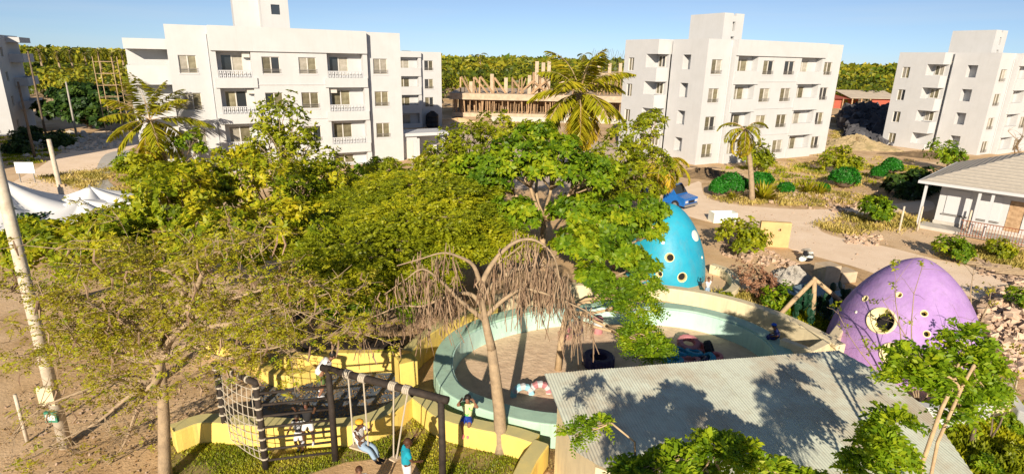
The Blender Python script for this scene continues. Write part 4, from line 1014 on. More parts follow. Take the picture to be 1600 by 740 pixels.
# --- clipped hedges and shrubs
def ballbush(label, px, py, rx, ry, seed, matn='hedge', ln=.16, name='round_hedge', group=None, n=1500, cat='hedge'):
    b = G(px, py+ry*.92); d = (b-Vector((0, 0, HCAM))).dot(Vector(_f)); rr = rx*d/FPX; rh = ry*d/FPX*1.05
    rs = np.random.default_rng(seed); q = unit(rs.normal(size=(n, 3))); q[:, 2] = np.abs(q[:, 2])*1.0-.25*rs.random(n)
    bump = 1+.07*np.sin(q[:, :1]*5+seed)+.06*np.cos(q[:, 1:2]*6+seed*2)+.05*rs.normal(size=(n, 1))
    pts = q*np.array([rr, rr*.9, rh])*bump*rs.uniform(.86, 1.0, (n, 1))+np.array([0, 0, rh*.85])
    T = empty(name, label, cat, b, 0, group)
    D_ = rosettes(rs, pts, unit(q+rs.normal(size=q.shape)*.3), 5, ln, ln*.55, .7, np.full(n, .45)+rs.normal(size=n)*.15)
    link('foliage', leaf_mesh('foliage', *D_, L_[matn]), T)
    MB().ell((0, 0, rh*.85), rr*.8, rr*.72, rh*.8, 12, 8).build('inner_branches', M['barkd'], T, smooth=True)
    return T
for k, a in enumerate((('large clipped green hedge left of the small palm trunk', 1143, 288, 26, 18), ('round clipped hedge drooping onto the road edge', 1120, 294, 13, 14), ('round clipped hedge right of the small palm trunk', 1187, 281, 17, 13), ('small dark clipped hedge right of the spiky plant', 1227, 294, 11, 9), ('bright green clumped shrub in the middle of the verge', 1318, 278, 22, 17), ('smaller twin clipped ball before the far right block', 1372, 270, 12, 11), ('larger twin clipped ball before the far right block', 1391, 260, 15, 13), ('tiny round shrub beside the spiky yellow plants', 1285, 294, 9, 7))):
    ballbush(a[0], *a[1:], 90+k, group='clipped hedges on the verge')
for k, (lab, px, py, rp, sp, base) in enumerate((
    ('bright leafy shrub between the blue dome and the ochre wall', 1155, 366, 38, 'bushl', (1155, 402)),
    ('reddish brown shrub above the pit wall', 1178, 436, 34, 'redb', (1180, 470)),
    ('dark green shrub behind the cactus bed', 1215, 468, 26, 'bush', (1215, 490)),
    ('young fig-like tree before the far right block', 1476, 240, 28, 'bush', (1478, 268)),
    ('green sapling on the grassy island by the road', 1368, 325, 22, 'bush', (1366, 352)),
    ('green shrub left of the rusty railing', 1488, 388, 24, 'bush', (1490, 408)),
    ('olive shrub in front of the rusty railing', 1560, 388, 20, 'bushl', (1560, 404)),
    ('leafy shrub cut by the right edge above the rubble', 1592, 465, 20, 'bush', (1592, 490)),
    ('big shrub at the left corner of the nearest block', 225, 262, 36, 'bushl', (225, 290)),
    ('yellowish shrub under the leaning palm', 250, 285, 36, 'bushl', (250, 312)),
    ('bush with yellow leaves beside the concrete path', 200, 255, 20, 'bush', (200, 272)),
    ('green shrub in front of the right block windows', 1180, 245, 26, 'bushl', (1182, 268)),
    ('tall grassy bush at the right end of the right block', 1310, 252, 30, 'bushl', (1310, 272)),
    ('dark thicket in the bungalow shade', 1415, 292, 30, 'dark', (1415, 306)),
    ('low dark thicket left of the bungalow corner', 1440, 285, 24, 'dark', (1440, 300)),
    ('green shrub in the bottom right garden', 1535, 725, 16, 'bush', (1535, 735)),
    ('yellowish shrub at the bottom right corner', 1590, 712, 18, 'bushl', (1590, 725)),
    ('dark shrub under the purple dome wall', 1575, 660, 14, 'bush', (1575, 672)),
    ('low shrub behind the yellow garden wall', 1135, 470, 16, 'bushl', (1135, 480)),
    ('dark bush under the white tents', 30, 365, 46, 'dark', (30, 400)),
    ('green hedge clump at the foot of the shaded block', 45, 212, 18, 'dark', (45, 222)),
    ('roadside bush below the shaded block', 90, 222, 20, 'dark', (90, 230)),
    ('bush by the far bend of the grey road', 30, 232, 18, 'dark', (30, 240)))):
    b = G(*base); l = lobe(px, py, 0, rp, .8, b.y); s = dict(SP[sp]); s['ln'] = min(s['ln'], max(.12, l[3]*.22)); s['wd'] = s['ln']*.5
    if b.y > 40: s['ln'] *= 1.4; s['wd'] *= 1.4
    tree(lab, b.to_2d(), [l, (l[0]+l[3]*.5, l[1]-.2, max(l[2]*.75, l[3]*.4), l[3]*.6, l[4]*.6, l[5]*.6)], s, 120+k, max(.025, l[3]*.05), name='shrub', cat='shrub', clumps=9, twigs=24, cl=.42, bark='barkd')
# spiky yellow plants
def spiky(label, px, py, L, n, seed, name='spiky_plant'):
    b = G(px, py); rs = np.random.default_rng(seed); T = empty(name, label, 'plant', b)
    az = rs.uniform(0, 6.28, n); el = rs.uniform(.25, 1.35, n); d = np.stack([np.cos(az)*np.cos(el), np.sin(az)*np.cos(el), np.sin(el)], 1)
    Pq = np.zeros((n, 3))+rs.normal(size=(n, 3))*[.12, .12, .02]; sd = unit(np.cross(d, [0, 0, 1.]))
    link('leaf_rosette', leaf_mesh('leaf_rosette', Pq, d, sd, L*rs.uniform(.7, 1.1, n), np.full(n, L*.09), rs.uniform(.3, .8, n), L_['palm']), T)
    MB().lathe([(.12, 0), (.10, .25), (.01, .3)], 8).build('stem', M['barkd'], T)
spiky('large spiky yellow-green plant at the foot of the small palm', 1193, 312, 1.7, 140, 1); spiky('spiky plant with yellow leaves right of the small hedge', 1262, 302, 1.3, 90, 2); spiky('spiky plant nearest the verge stones', 1280, 304, 1.2, 80, 3); spiky('small yellow spiky plant left of the palm trunk', 1145, 312, .9, 60, 4)
# cactus bed
def cactus(label, px, py, seed, n=14):
    b = G(px, py); rnd = random.Random(seed); T = empty('cactus', label, 'cactus', b); prev = [(Vector((0, 0, 0)), 0)]
    for k in range(n):
        p, lv = rnd.choice(prev); r = rnd.uniform(.15, .23); az = rnd.random()*6.28; tl = rnd.uniform(-.5, .5)
        q = Matrix.Rotation(az, 4, 'Z') @ Matrix.Rotation(tl, 4, 'X'); c = p+q.to_3x3() @ Vector((0, 0, r*.95))
        if c.z > 1.6: continue
        MB().ell((0, 0, 0), r*.8, .035, r, 10, 7).build('pad', L_['cactus'], T, smooth=True).matrix_local = Matrix.Translation(c) @ q
        prev.append((c+q.to_3x3() @ Vector((0, 0, r*.8)), lv+1))
for k, (x, y) in enumerate(((1240, 505), (1262, 512), (1290, 505), (1300, 488), (1255, 490), (1275, 492))): cactus(['prickly pear at the left of the cactus bed', 'prickly pear nearest the mint wall corner', 'prickly pear by the purple dome', 'prickly pear at the back right of the cactus bed', 'prickly pear under the leaning logs', 'prickly pear in the middle of the cactus bed'][k], x, y, k)
# dark tree far left and far individual trees
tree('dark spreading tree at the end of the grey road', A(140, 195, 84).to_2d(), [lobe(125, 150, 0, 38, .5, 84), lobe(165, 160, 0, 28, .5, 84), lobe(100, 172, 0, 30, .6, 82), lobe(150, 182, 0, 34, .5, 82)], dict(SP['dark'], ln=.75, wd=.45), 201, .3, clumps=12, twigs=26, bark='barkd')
# forest
def forest():
    rs = np.random.default_rng(77); C_ = []
    Y = 128.0
    while Y < 900:
        st = 3.6+Y*.010; X = np.arange(-Y*1.05-20, Y*1.1+20, st); X = X+rs.normal(size=len(X))*st*.3
        yy = Y+rs.normal(size=len(X))*st*.4; hh = 4.2+rs.random(len(X))**2*3.5+1.0*np.sin(X*.021+Y*.01)+.8*np.sin(X*.057+1)+min(2.5, (Y-128)*.006)
        C_.append(np.stack([X, yy, hh, np.full(len(X), st*.62)], 1)); Y += st*1.25
    C_ = np.concatenate(C_)
    ang = C_[:, 0]/C_[:, 1]
    # clear the building site and yards
    clear = (C_[:, 1] < 150) & (ang > -.13) & (ang < .28)
    clear |= (C_[:, 1] < 165) & (ang > .5) & (ang < .78)
    clear |= (C_[:, 1] < 132) & (ang < -.45) & (ang > -.8) & False
    C_ = C_[~clear]
    P = []; Nn = []; Ln = []; Tn = []
    for c in C_:
        n = 40 if c[1] < 220 else (26 if c[1] < 420 else 14)
        q = unit(rs.normal(size=(n, 3))); q[:, 2] = np.abs(q[:, 2])-.15
        r = c[3]*rs.uniform(.8, 1.25); P.append(c[:3]-np.array([0, 0, r*.8])+q*np.array([r, r, r*.85])); Nn.append(q)
        Ln.append(np.full(n, (.46 if n == 40 else .9 if n == 26 else 1.5)*r/2.6)); Tn.append(np.full(n, np.clip(.45+.35*math.sin(c[0]*.045+c[1]*.03)+rs.normal()*.25, 0, 1))+rs.normal(size=n)*.1)
    P = np.concatenate(P); Nn = np.concatenate(Nn); Ln = np.concatenate(Ln); Tn = np.concatenate(Tn)
    # dark undergrowth body so that no ground shows between crowns
    ax = unit(Nn+rs.normal(size=Nn.shape)*.25); D_ = rosettes(rs, P, ax, 2, 1, 1, .85, Tn, .06)
    Lf = np.repeat(Ln, 2)*rs.uniform(.8, 1.3, 2*len(Ln))*1.5
    D_ = (D_[0], D_[1], D_[2], Lf, Lf*.8, D_[5])
    o = link('forest', leaf_mesh('forest', *D_, L_['forest'])); o['kind'] = 'stuff'; tag(o, 'olive green forest filling the distance up to the horizon', 'forest')
    return len(C_), len(P)*2
print('forest', forest())
# ground cover
def scatter(poly, n, rs):
    poly = np.array([tuple(p)[:2] for p in poly]); lo = poly.min(0); hi = poly.max(0); out = []
    while sum(map(len, out)) < n:
        q = rs.uniform(lo, hi, (n*2, 2)); ins = np.zeros(len(q), bool); j = len(poly)-1
        for i in range(len(poly)):
            xi, yi = poly[i]; xj, yj = poly[j]
            c = ((yi > q[:, 1]) != (yj > q[:, 1])) & (q[:, 0] < (xj-xi)*(q[:, 1]-yi)/(yj-yi+1e-12)+xi); ins ^= c; j = i
        out.append(q[ins])
    return np.concatenate(out)[:n]
def grass(name, polys, per, ln, wd, matn, seed, label, clump=0.0):
    rs = np.random.default_rng(seed); P = []; T_ = []
    for pix in polys:
        pl = gl(pix); q = scatter(pl, per, rs)
        if clump:
            c = scatter(pl, max(6, per//40), rs); q = c[rs.integers(0, len(c), per)]+rs.normal(size=(per, 2))*clump
        P.append(q)
    P = np.concatenate(P)
    if name == 'lawn':
        f = np.sin(P[:, 0]*2.3+1.5*np.sin(P[:, 1]*1.9))+np.sin(P[:, 1]*3.1+P[:, 0]*1.3)+.6*np.sin(P[:, 0]*6.1-P[:, 1]*5.3); P = P[rs.random(len(P)) < np.clip(.75+.4*f, .10, 1)]
    n = len(P); P3 = np.concatenate([P, np.zeros((n, 1))], 1)
    tone = .45+.25*np.sin(P[:, 0]*1.7+np.sin(P[:, 1]*2.1))+rs.normal(size=n)*.15
    d = unit(rs.normal(size=(n, 3))*[.55, .55, 0]+[0, 0, 1.]); sd = unit(np.cross(d, rs.normal(size=(n, 3))))
    o = link(name, leaf_mesh(name, P3, d, sd, ln*rs.uniform(.5, 1.3, n), wd*rs.uniform(.7, 1.2, n), tone, L_[matn])); tag(o, label, 'grass', kind='stuff'); return o
grass('lawn', [[(262, 690), (330, 664), (400, 668), (500, 672), (570, 668), (622, 650), (645, 632), (690, 655), (740, 675), (800, 688), (830, 694), (815, 720), (790, 760), (700, 800), (640, 712), (540, 722), (470, 745), (250, 800)]], 38000, .085, .028, 'grass', 1, 'yellow-green lawn around the swings')
sheet('lawn_soil', gl([(262, 690), (330, 664), (400, 668), (500, 672), (570, 668), (622, 650), (645, 632), (690, 655), (740, 675), (800, 688), (830, 694), (815, 720), (790, 760), (700, 800), (640, 712), (540, 722), (470, 745), (250, 800)]), .006, mat('lawn_earth', (.20, .17, .05), .95, (.32, .25, .11), 1.6, 6))
grass('verge_grass', [[(1275, 352), (1330, 335), (1420, 335), (1450, 350), (1440, 362), (1380, 368), (1310, 366)], [(1100, 312), (1180, 322), (1300, 322), (1400, 312), (1300, 300), (1200, 306)], [(1150, 262), (1300, 238), (1420, 250), (1440, 290), (1300, 300), (1200, 290)], [(1300, 205), (1350, 200), (1360, 230), (1300, 235)], [(60, 275), (200, 262), (130, 300)], [(1470, 400), (1600, 420), (1600, 395), (1480, 385)], [(170, 300), (240, 260), (300, 290), (260, 320)], [(1110, 480), (1200, 490), (1210, 465), (1130, 460)]], 3400, .32, .07, 'drygrass', 2, 'dry straw-coloured grass tufts on the verges', .35)
grass('ground_weeds', [[(1080, 270), (1150, 262), (1330, 250), (1440, 262), (1440, 300), (1200, 296), (1090, 285)], [(0, 215), (90, 205), (140, 215), (60, 255), (0, 260)], [(180, 280), (250, 240), (310, 280), (260, 320)], [(1460, 690), (1500, 645), (1600, 640), (1600, 740), (1460, 740)], [(1200, 470), (1300, 480), (1290, 520), (1230, 515)]], 4500, .30, .12, 'mid', 3, 'low green weeds growing on the rough ground', .3)

def litter(name, polys, per, ln, matn, seed, label):
    rs = np.random.default_rng(seed); P = np.concatenate([scatter(gl(q), per, rs) for q in polys]); n = len(P)
    d = unit(rs.normal(size=(n, 3))*[1, 1, .12]); sd = unit(np.cross(d, np.array([0, 0, 1.])+rs.normal(size=(n, 3))*.25))
    P3 = np.concatenate([P, np.full((n, 1), .035)], 1)
    o = link(name, leaf_mesh(name, P3, d, sd, ln*rs.uniform(.5, 1.3, n), ln*.55*rs.uniform(.7, 1.2, n), rs.random(n), L_[matn])); tag(o, label, 'leaf litter', kind='stuff')
litter('leaf_litter', [[(0, 640), (150, 520), (330, 520), (420, 580), (270, 700), (250, 800), (0, 800)], [(400, 560), (560, 480), (720, 480), (640, 560)], [(860, 650), (900, 690), (880, 740), (840, 740)], [(395, 640), (405, 600), (540, 578), (640, 590), (640, 640), (560, 668)]], 1500, .09, 'litter', 5, 'dry fallen leaves scattered on the sand')
litter('ground_scrub', [[(1090, 270), (1440, 255), (1440, 310), (1110, 300)], [(0, 290), (220, 240), (260, 330), (60, 350)]], 1400, .16, 'drygrass', 6, 'flat dry scraps of vegetation on the bare ground')
# ------------------------------------------------------------------ poles, tents, signs
def pole(label, base, h, r0, r1, material, name='utility_pole', arms=0, cat='pole', lean=0.0):
    T = empty(name, label, cat, base)
    MB().tube([(0, 0, -.1), (lean*.5, 0, h*.5), (lean, 0, h)], [r0, (r0+r1)/2, r1], 10).build('shaft', material, T, smooth=True)
    for k in range(arms): MB().box(-.8, .8, -.06, .06, h-.5-k*.9, h-.38-k*.9).build('crossarm', M['timber'], T)
    return T
b = G(103, 697); t = pole('tall pale concrete pole with flaking paint in the left foreground', b, 8.6, .165, .13, M['whitebark'])
MB().box(-.16, .18, -.27, -.20, 1.0, 1.32).build('notice_plate', M['signg'], t); MB().box(-.12, .14, -.285, -.272, 1.08, 1.24).build('notice_plate', M['signw'], t)
MB().box(-.2, .24, -.28, -.2, 1.55, 2.1).build('meter_box', M['cream'], t)
b = A(99, 318, 36); t = pole('leaning timber pole beside the white tents', (b.x+.05, 36, 0), 5.6, .17, .12, M['whitebark'], lean=-.1); MB().box(-.35, .35, -.1, .1, 2.6, 2.75).build('crossarm', M['timber'], t)
for k, (bx, by, tx, ty, Y) in enumerate(((118, 203, 110, 128, 76), (72, 212, 47, 80, 74), (52, 235, 40, 128, 60))):
    q = A(bx, by, Y); h = A(tx, ty, Y).z; pole(['grey utility pole at the end of the grey road', 'dark utility pole in front of the shaded block', 'thin dark pole left of the grey road'][k], (q.x, Y, 0), h, .14, .09, M['barkd'] if k else M['concrete'])
def tent(label, c, peak, spread, n=6, rot=0.0):
    T = empty('canopy_tent', label, 'tent', (c.x, c.y, 0), rot); mb = MB(); NR, NA = 12, 48; zlow = 1.9
    for i in range(NR+1):
        f = i/NR
        for j in range(NA):
            a = 2*math.pi*j/NA; e = spread*(.80+.20*abs(math.cos(a*n/2))**1.5); r = .06+f*e
            ridge = abs(math.cos(a*n/2))
            z = zlow+(peak-zlow)*((1-f)**2.2)+.35*ridge*f*(1-f)*2+(.0 if f < 1 else -.03)-.25*f*f*(1-ridge)
            mb.v.append((r*math.cos(a), r*math.sin(a), z))
    for i in range(NR):
        for j in range(NA): q = i*NA; mb.f.append((q+j, q+(j+1) % NA, q+NA+(j+1) % NA, q+NA+j))
    o = mb.build('canvas', M['canvas'], T, smooth=True); sm = o.modifiers.new('thickness', 'SOLIDIFY'); sm.thickness = .02
    MB().bar((0, 0, 0), (0, 0, peak+.15), .05, 8).build('centre_pole', M['grille'], T)
    for k in range(n):
        a = 2*math.pi*k/n; MB().bar((spread*.98*math.cos(a), spread*.98*math.sin(a), 0), (spread*.98*math.cos(a), spread*.98*math.sin(a), zlow), .04, 6).build('side_pole', M['grille'], T)
c = A(140, 292, 35); tent('white peaked canopy tent between the timber pole and the road', c, c.z, 3.1)
c = A(125, 312, 33); tent('lower white canopy tent nestled against the peaked one', c, c.z, 2.6, 6, .4)
c = A(-12, 272, 32); tent('large white canopy tent at the left edge of the picture', c, c.z, 5.0, 6, .2)
b = G(44, 285); t = empty('sign_board', 'small white notice board on thin legs beside the grey road', 'sign', b, .1)
MB().box(-.75, .75, -.03, .03, .8, 1.75).build('panel', M['signw'], t); MB().box(-.66, .66, -.045, -.034, .9, 1.6).build('printed_face', mat('faded_print', (.55, .66, .60), .6, (.75, .78, .74), 3, 2), t)
for x in (-.6, .55): MB().box(x, x+.06, -.03, .03, 0, .8).build('leg', M['grille'], t)
for k, (bx, by, ty) in enumerate(((1404, 363, 322), (1433, 361, 322), (1509, 364, 328))):
    b = G(bx, by); h = A(bx, ty, b.y).z; pole(['left wooden fence stake on the sand before the bungalow', 'right wooden fence stake next to the bungalow corner', 'wooden stake in front of the rusty railing'][k], b, h, .075, .06, M['whitebark'], 'fence_stake', 0, 'stake')
b = G(43, 690); pole('short pale stake in the sand near the concrete pole', b, A(28, 616, b.y).z, .05, .045, M['whitebark'], 'fence_stake', 0, 'stake')
# leaning logs of the cactus bed
b = G(1272, 512); t = empty('log_tripod', 'rough logs leaning together over the cactus bed', 'log frame', b)
ap = A(1273, 436, b.y+.2)-b; q = G(1205, 506)-b
for a_, b_ in ((q, ap), (A(1270, 490, b.y)-b, ap), (A(1345, 500, b.y+.8)-b, ap)): MB().tube([a_, (a_+ap)/2+Vector((0, 0, .05)), ap+(ap-a_)*.03], [.11, .10, .09], 8).build('log', M['barky'], t, smooth=True)
# grey-blue slabs, blocks and ochre wall
def ramp(label, pix, zs, material, name='concrete_slab'):
    P = [G(x, y, z) for (x, y), z in zip(pix, zs)]; c = sum(P, Vector())/len(P); c.z = 0
    T = empty(name, label, 'slab', c); mb = MB(); n = len(P)
    mb.v = [tuple(p-c) for p in P]+[(p.x-c.x, p.y-c.y, -.05) for p in P]
    mb.f = [tuple(reversed(range(n)))]+[tuple(range(n, 2*n))]+[(i, (i+1) % n, n+(i+1) % n, n+i) for i in range(n)]
    a = sum(P[i].x*P[(i+1) % n].y-P[(i+1) % n].x*P[i].y for i in range(n))
    if a > 0: mb.f = [tuple(reversed(f)) for f in mb.f]
    mb.build('slab_body', material, T); return T
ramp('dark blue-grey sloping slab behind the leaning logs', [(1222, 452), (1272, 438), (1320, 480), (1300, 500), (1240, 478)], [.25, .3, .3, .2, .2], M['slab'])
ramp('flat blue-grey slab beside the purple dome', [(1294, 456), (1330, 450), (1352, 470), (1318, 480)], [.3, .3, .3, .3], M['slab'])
b = G(1238, 436); t = empty('gravel_heap', 'grey heap of gravel behind the reddish shrub', 'heap', b)
def heap(parent, name, rx, ry, h, material, seed, n=72, k=26):
    rs = np.random.default_rng(seed); mb = MB()
    for i in range(k+1):
        f = i/k
        for j in range(n):
            a = 2*math.pi*j/n; w_ = 1+.16*math.sin(3*a+seed)+.09*math.sin(7*a+2*seed)
            mb.v.append((rx*f*w_*math.cos(a), ry*f*w_*math.sin(a), h*(1-f**1.25)*(1+.16*math.sin(3*a+4*f+seed)+.12*math.sin(7*a-9*f+2*seed))+rs.normal()*h*.05*(f < 1)-(.05 if i == k else 0)))
    for i in range(k):
        for j in range(n): q = i*n; mb.f.append((q+j, q+n+j, q+n+(j+1) % n, q+(j+1) % n))
    return mb.build(name, material, parent, smooth=False)
heap(t, 'heap_body', 1.3, 1.1, .65, M['concrete'], 3)
for k, (lab, px, py, rx, ry, h, mm) in enumerate((('dry earth mound between the two right blocks', 1335, 230, 5.5, 4, 1.5, 'mound'), ('sandy bank in front of the red shed', 1350, 192, 11, 5, 2.2, 'sand'), ('earth mound at the foot of the right block', 1100, 275, 3.5, 2, .7, 'soil'), ('brown spoil strip before the far right block', 1440, 243, 5, 2.2, .5, 'soil'), ('pale sand heap beside the small far block', 715, 192, 5, 3, 0.7, 'sand'))):
    b = G(px, py); t = empty('earth_mound', lab, 'mound', b); heap(t, 'heap_body', rx, ry, h, M[mm], k+10)
def blockbox(label, px, py, sx, sy, sz, rz, material, name='concrete_block'):
    b = G(px, py); T = empty(name, label, 'block', b, rz); MB().box(-sx/2, sx/2, 0, sy, 0, sz).build('block_body', material, T, bevel=.02); return T
blockbox('tan concrete block with shaded side by the slab', 1298, 446, 1.0, .8, 1.05, .3, M['block']); blockbox('lower tan block right of the taller one', 1325, 442, 1.0, .8, .6, .25, M['block']); blockbox('grey battered block at the front of the two tan blocks', 1314, 456, .55, .4, .35, .5, M['concrete'])
blockbox('short leaning tan slab left of the blocks', 1283, 445, .5, 1.2, .7, -.5, M['block'])
b = G(1200, 385); t = empty('ochre_wall', 'ochre rendered wall with a small hole beside the bright shrub', 'wall', b, -.15); wb = MB()
wall_grid(wb, -.6, 1.2, 0, 1.6, [(.45, .62, 1.05, 1.2)], lambda a, b_, c, d: wb.box(a, b_, 0, .3, c, d)); wb.build('wall_body', M['ochre'], t); MB().box(-2.2, -.61, .05, .3, 0, 1.0).build('low_wall', M['block'], t)
b = G(1133, 348); t = empty('water_trough', 'pale blue-grey trough on the sand beyond the blue dome', 'trough', b, .15); tb = MB(); tb.box(-.9, .9, 0, .08, 0, .7).box(-.9, .9, .8, .88, 0, .7).box(-.9, -.82, .08, .8, 0, .7).box(.82, .9, .08, .8, 0, .7).box(-.82, .82, .08, .8, .3, .4); tb.build('tub', M['signw'], t)
b = G(1262, 408); t = empty('scrap_bundle', 'bundle of black and white scrap lying on the road edge', 'scrap', b); rng = random.Random(9)
for k in range(9):
    q = Matrix.Translation((rng.uniform(-.3, .3), rng.uniform(-.25, .25), .1+k*.07)) @ Matrix.Rotation(rng.uniform(-.8, .8), 4, 'X') @ Matrix.Rotation(rng.random()*6, 4, 'Z')
    MB().ell((0, 0, 0), .32, .18, .07, 8, 5, q).build('scrap_piece', M[('tyre', 'signw', 'concrete')[k % 3]], t) if False else MB().ell((0, 0, 0), .32, .18, .08, 8, 5).build('scrap_piece', M[('tyre', 'signw', 'concrete')[k % 3]], t).__setattr__('matrix_local', q)
# rubble
def rubble(name, poly, n, smin, smax, material, seed, label, hz=0.0):
    rs = np.random.default_rng(seed); q = scatter(gl(poly), n, rs); mb = MB()
    base = [(1, 0, 0), (-1, 0, 0), (0, 1, 0), (0, -1, 0), (0, 0, 1), (0, 0, -1)]; fs = [(0, 2, 4), (2, 1, 4), (1, 3, 4), (3, 0, 4), (2, 0, 5), (1, 2, 5), (3, 1, 5), (0, 3, 5)]
    c = q.mean(0); rr = np.linalg.norm(q-c, axis=1); rm = rr.max()
    cube = [(x, y, z) for z in (-1, 1) for y in (-1, 1) for x in (-1, 1)]; cf = [(0, 2, 3, 1), (4, 5, 7, 6), (0, 1, 5, 4), (2, 6, 7, 3), (0, 4, 6, 2), (1, 3, 7, 5)]
    for i in range(n):
        s = smin+(smax-smin)*rs.random()**2.5; e = rs.normal(size=3); an = rs.random()*6.28
        Rm = Matrix.Rotation(an, 3, Vector(e).normalized()); sc = rs.uniform(.5, 1.1, 3)*s
        z = s*.3+hz*max(0, 1-rr[i]/rm)*rs.random()
        mb.add([Vector((q[i, 0], q[i, 1], z))+Rm @ Vector((p[0]*sc[0]*rs.uniform(.6, 1.1), p[1]*sc[1]*rs.uniform(.6, 1.1), p[2]*sc[2]*rs.uniform(.6, 1.1))) for p in cube], cf)
    o = mb.build(name, material); o['kind'] = 'stuff'; tag(o, label, 'rubble'); return o
rubble('pale_rubble', [(1525, 500), (1545, 462), (1600, 440), (1660, 470), (1660, 600), (1590, 590), (1560, 560)], 1500, .05, .24, M['rock'], 1, 'pinkish broken coral stones heaped right of the purple dome', .5)
rubble('dark_rubble', [(1308, 200), (1330, 183), (1412, 183), (1412, 228), (1340, 224)], 1600, .3, 1.1, M['rockd'], 2, 'black rubble heap between the two right blocks', 4.0)
rubble('road_stones', [(1160, 300), (1300, 300), (1420, 300), (1330, 335), (1200, 320)], 260, .05, .22, M['rock'], 3, 'pale stones along the verge by the road')
rubble('yard_stones', [(1130, 345), (1210, 395), (1260, 420), (1180, 415), (1130, 400)], 330, .04, .22, M['rock'], 4, 'stones scattered behind the blue dome')
rubble('roadside_stones', [(20, 235), (110, 205), (190, 215), (180, 232), (90, 240), (40, 260)], 260, .1, .45, M['conc_path'], 5, 'stones lining the shaded grey road')
rubble('island_stones', [(1320, 365), (1380, 368), (1370, 385), (1320, 380)], 90, .05, .2, M['rock'], 6, 'stones on the grassy road island')
rubble('pebbles', [(0, 640), (150, 520), (330, 520), (420, 580), (270, 700), (250, 800), (0, 800)], 700, .012, .05, M['rock'], 8, 'small pebbles on the sand under the thorn tree')
rubble('gravel', [(1080, 330), (1300, 300), (1640, 420), (1640, 480), (1300, 440), (1100, 400)], 450, .015, .06, M['rock'], 9, 'gravel strewn along the sandy road')
rubble('fence_debris', [(1520, 400), (1600, 430), (1600, 450), (1530, 430)], 120, .05, .22, M['rock'], 7, 'broken stones below the rusty railing')
for k in range(5):
    a_ = G(1535+k*14, 415+k*5); T = empty('plank', ['weathered pole lying left below the railing', 'second weathered pole below the railing', 'weathered pole lying in the middle of the debris', 'long weathered pole pointing at the road', 'weathered pole nearest the right edge'][k], 'plank', a_, -.5+.08*k); MB().bar((-1.2, 0, .12+.04*k), (1.3, .1, .2), .06, 6).build('pole_body', M['bark'], T)
# ------------------------------------------------------------------ vehicles
def vehicle(name, label, loc, rz, L, Wd, prof, glass, paint, wheels, wr=.33, cat='car'):
    T = empty(name, label, cat, loc, rz); mb = MB(); n = len(prof)
    for s in (-1, 1): mb.v += [(x, s*(Wd/2-(.10 if z > 1.0 else 0)), z) for x, z in prof]
    mb.f = [tuple(range(n)), tuple(reversed(range(n, 2*n)))]+[(i, n+i, n+(i+1) % n, (i+1) % n) for i in range(n)]
    mb.build('body', paint, T, bevel=.04)
    for (x0, z0, x1, z1) in glass:     # raked glass across the width
        g = MB(); dn = Vector((-(z1-z0), 0, x1-x0)).normalized()*.012; w_ = Wd/2-.16
        if dn.z < 0: dn = -dn
        g.v = [(x0+dn.x, -w_, z0+dn.z), (x0+dn.x, w_, z0+dn.z), (x1+dn.x, w_, z1+dn.z), (x1+dn.x, -w_, z1+dn.z)]; g.v += [(a-dn.x*.8, b_, c-dn.z*.8) for a, b_, c in g.v]
        g.f = [(0, 1, 2, 3), (7, 6, 5, 4), (0, 4, 5, 1), (1, 5, 6, 2), (2, 6, 7, 3), (3, 7, 4, 0)]; g.build('windscreen', M['paned'], T)
    zs = [z for x, z in prof]; xs = [x for x, z in prof if z > max(zs)-.1]
    for s in (-1, 1):
        xm0, xm1 = min(xs)+.05, max(xs)-.05
        y = s*(Wd/2-.045)
        for a_, b_ in ((xm0, (xm0+xm1)/2-.04), ((xm0+xm1)/2+.04, xm1)): MB().box(a_, b_, y-.06, y+.06 if s > 0 else y+.06, max(zs)-.55, max(zs)-.10).build('side_window', M['paned'], T)
        for x in wheels:
            o = MB().lathe([(wr*.55, -.1), (wr*.95, -.1), (wr, -.06), (wr, .06), (wr*.95, .1), (wr*.55, .1)], 18, Matrix.Translation((x, s*(Wd/2-.05), wr)) @ Matrix.Rotation(math.pi/2, 4, 'X')).build('wheel', M['tyre'], T)
            MB().lathe([(.01, .08), (wr*.56, .07), (wr*.56, -.07), (.01, -.08)], 14, Matrix.Translation((x, s*(Wd/2-.05), wr)) @ Matrix.Rotation(math.pi/2, 4, 'X')).build('rim', M['grille'], o)
    mx = max(x for x, z in prof)
    for s in (-1, 1): MB().box(mx-.03, mx+.03, s*Wd*.36-.14, s*Wd*.36+.14, .62, .8).build('headlight', M['white2'], T)
    MB().box(mx-.02, mx+.05, -Wd*.48, Wd*.48, .32, .5).build('bumper', M['grille'], T); MB().box(mx+.01, mx+.035, -.35, .35, .6, .78).build('grille', M['tyre'], T)
    return T
b = G(1058, 322); vehicle('pickup_truck', 'bright blue pickup truck parked on the sandy road behind the blue dome', (b.x-.7, b.y+.6, 0), R(-50), 4.6, 1.75, [(-2.3, .35), (2.2, .35), (2.25, .95), (1.35, 1.1), (.75, 1.8), (-.45, 1.8), (-.6, 1.15), (-2.3, 1.1)], [(1.3, 1.15, .8, 1.74)], M['carblue'], (-1.5, 1.4), .36, 'truck')
b = G(578, 322); vehicle('parked_car', 'teal hatchback with pale roof parked under the trees by the nearest block', (b.x, b.y+.5, 0), R(-12), 4.1, 1.7, [(-2.0, .3), (2.0, .3), (2.05, .85), (1.1, .95), (.45, 1.5), (-1.4, 1.5), (-1.95, .95)], [(1.05, 1.0, .5, 1.46), (-1.9, 1.0, -1.45, 1.46)], M['carteal'], (-1.25, 1.25), .31)
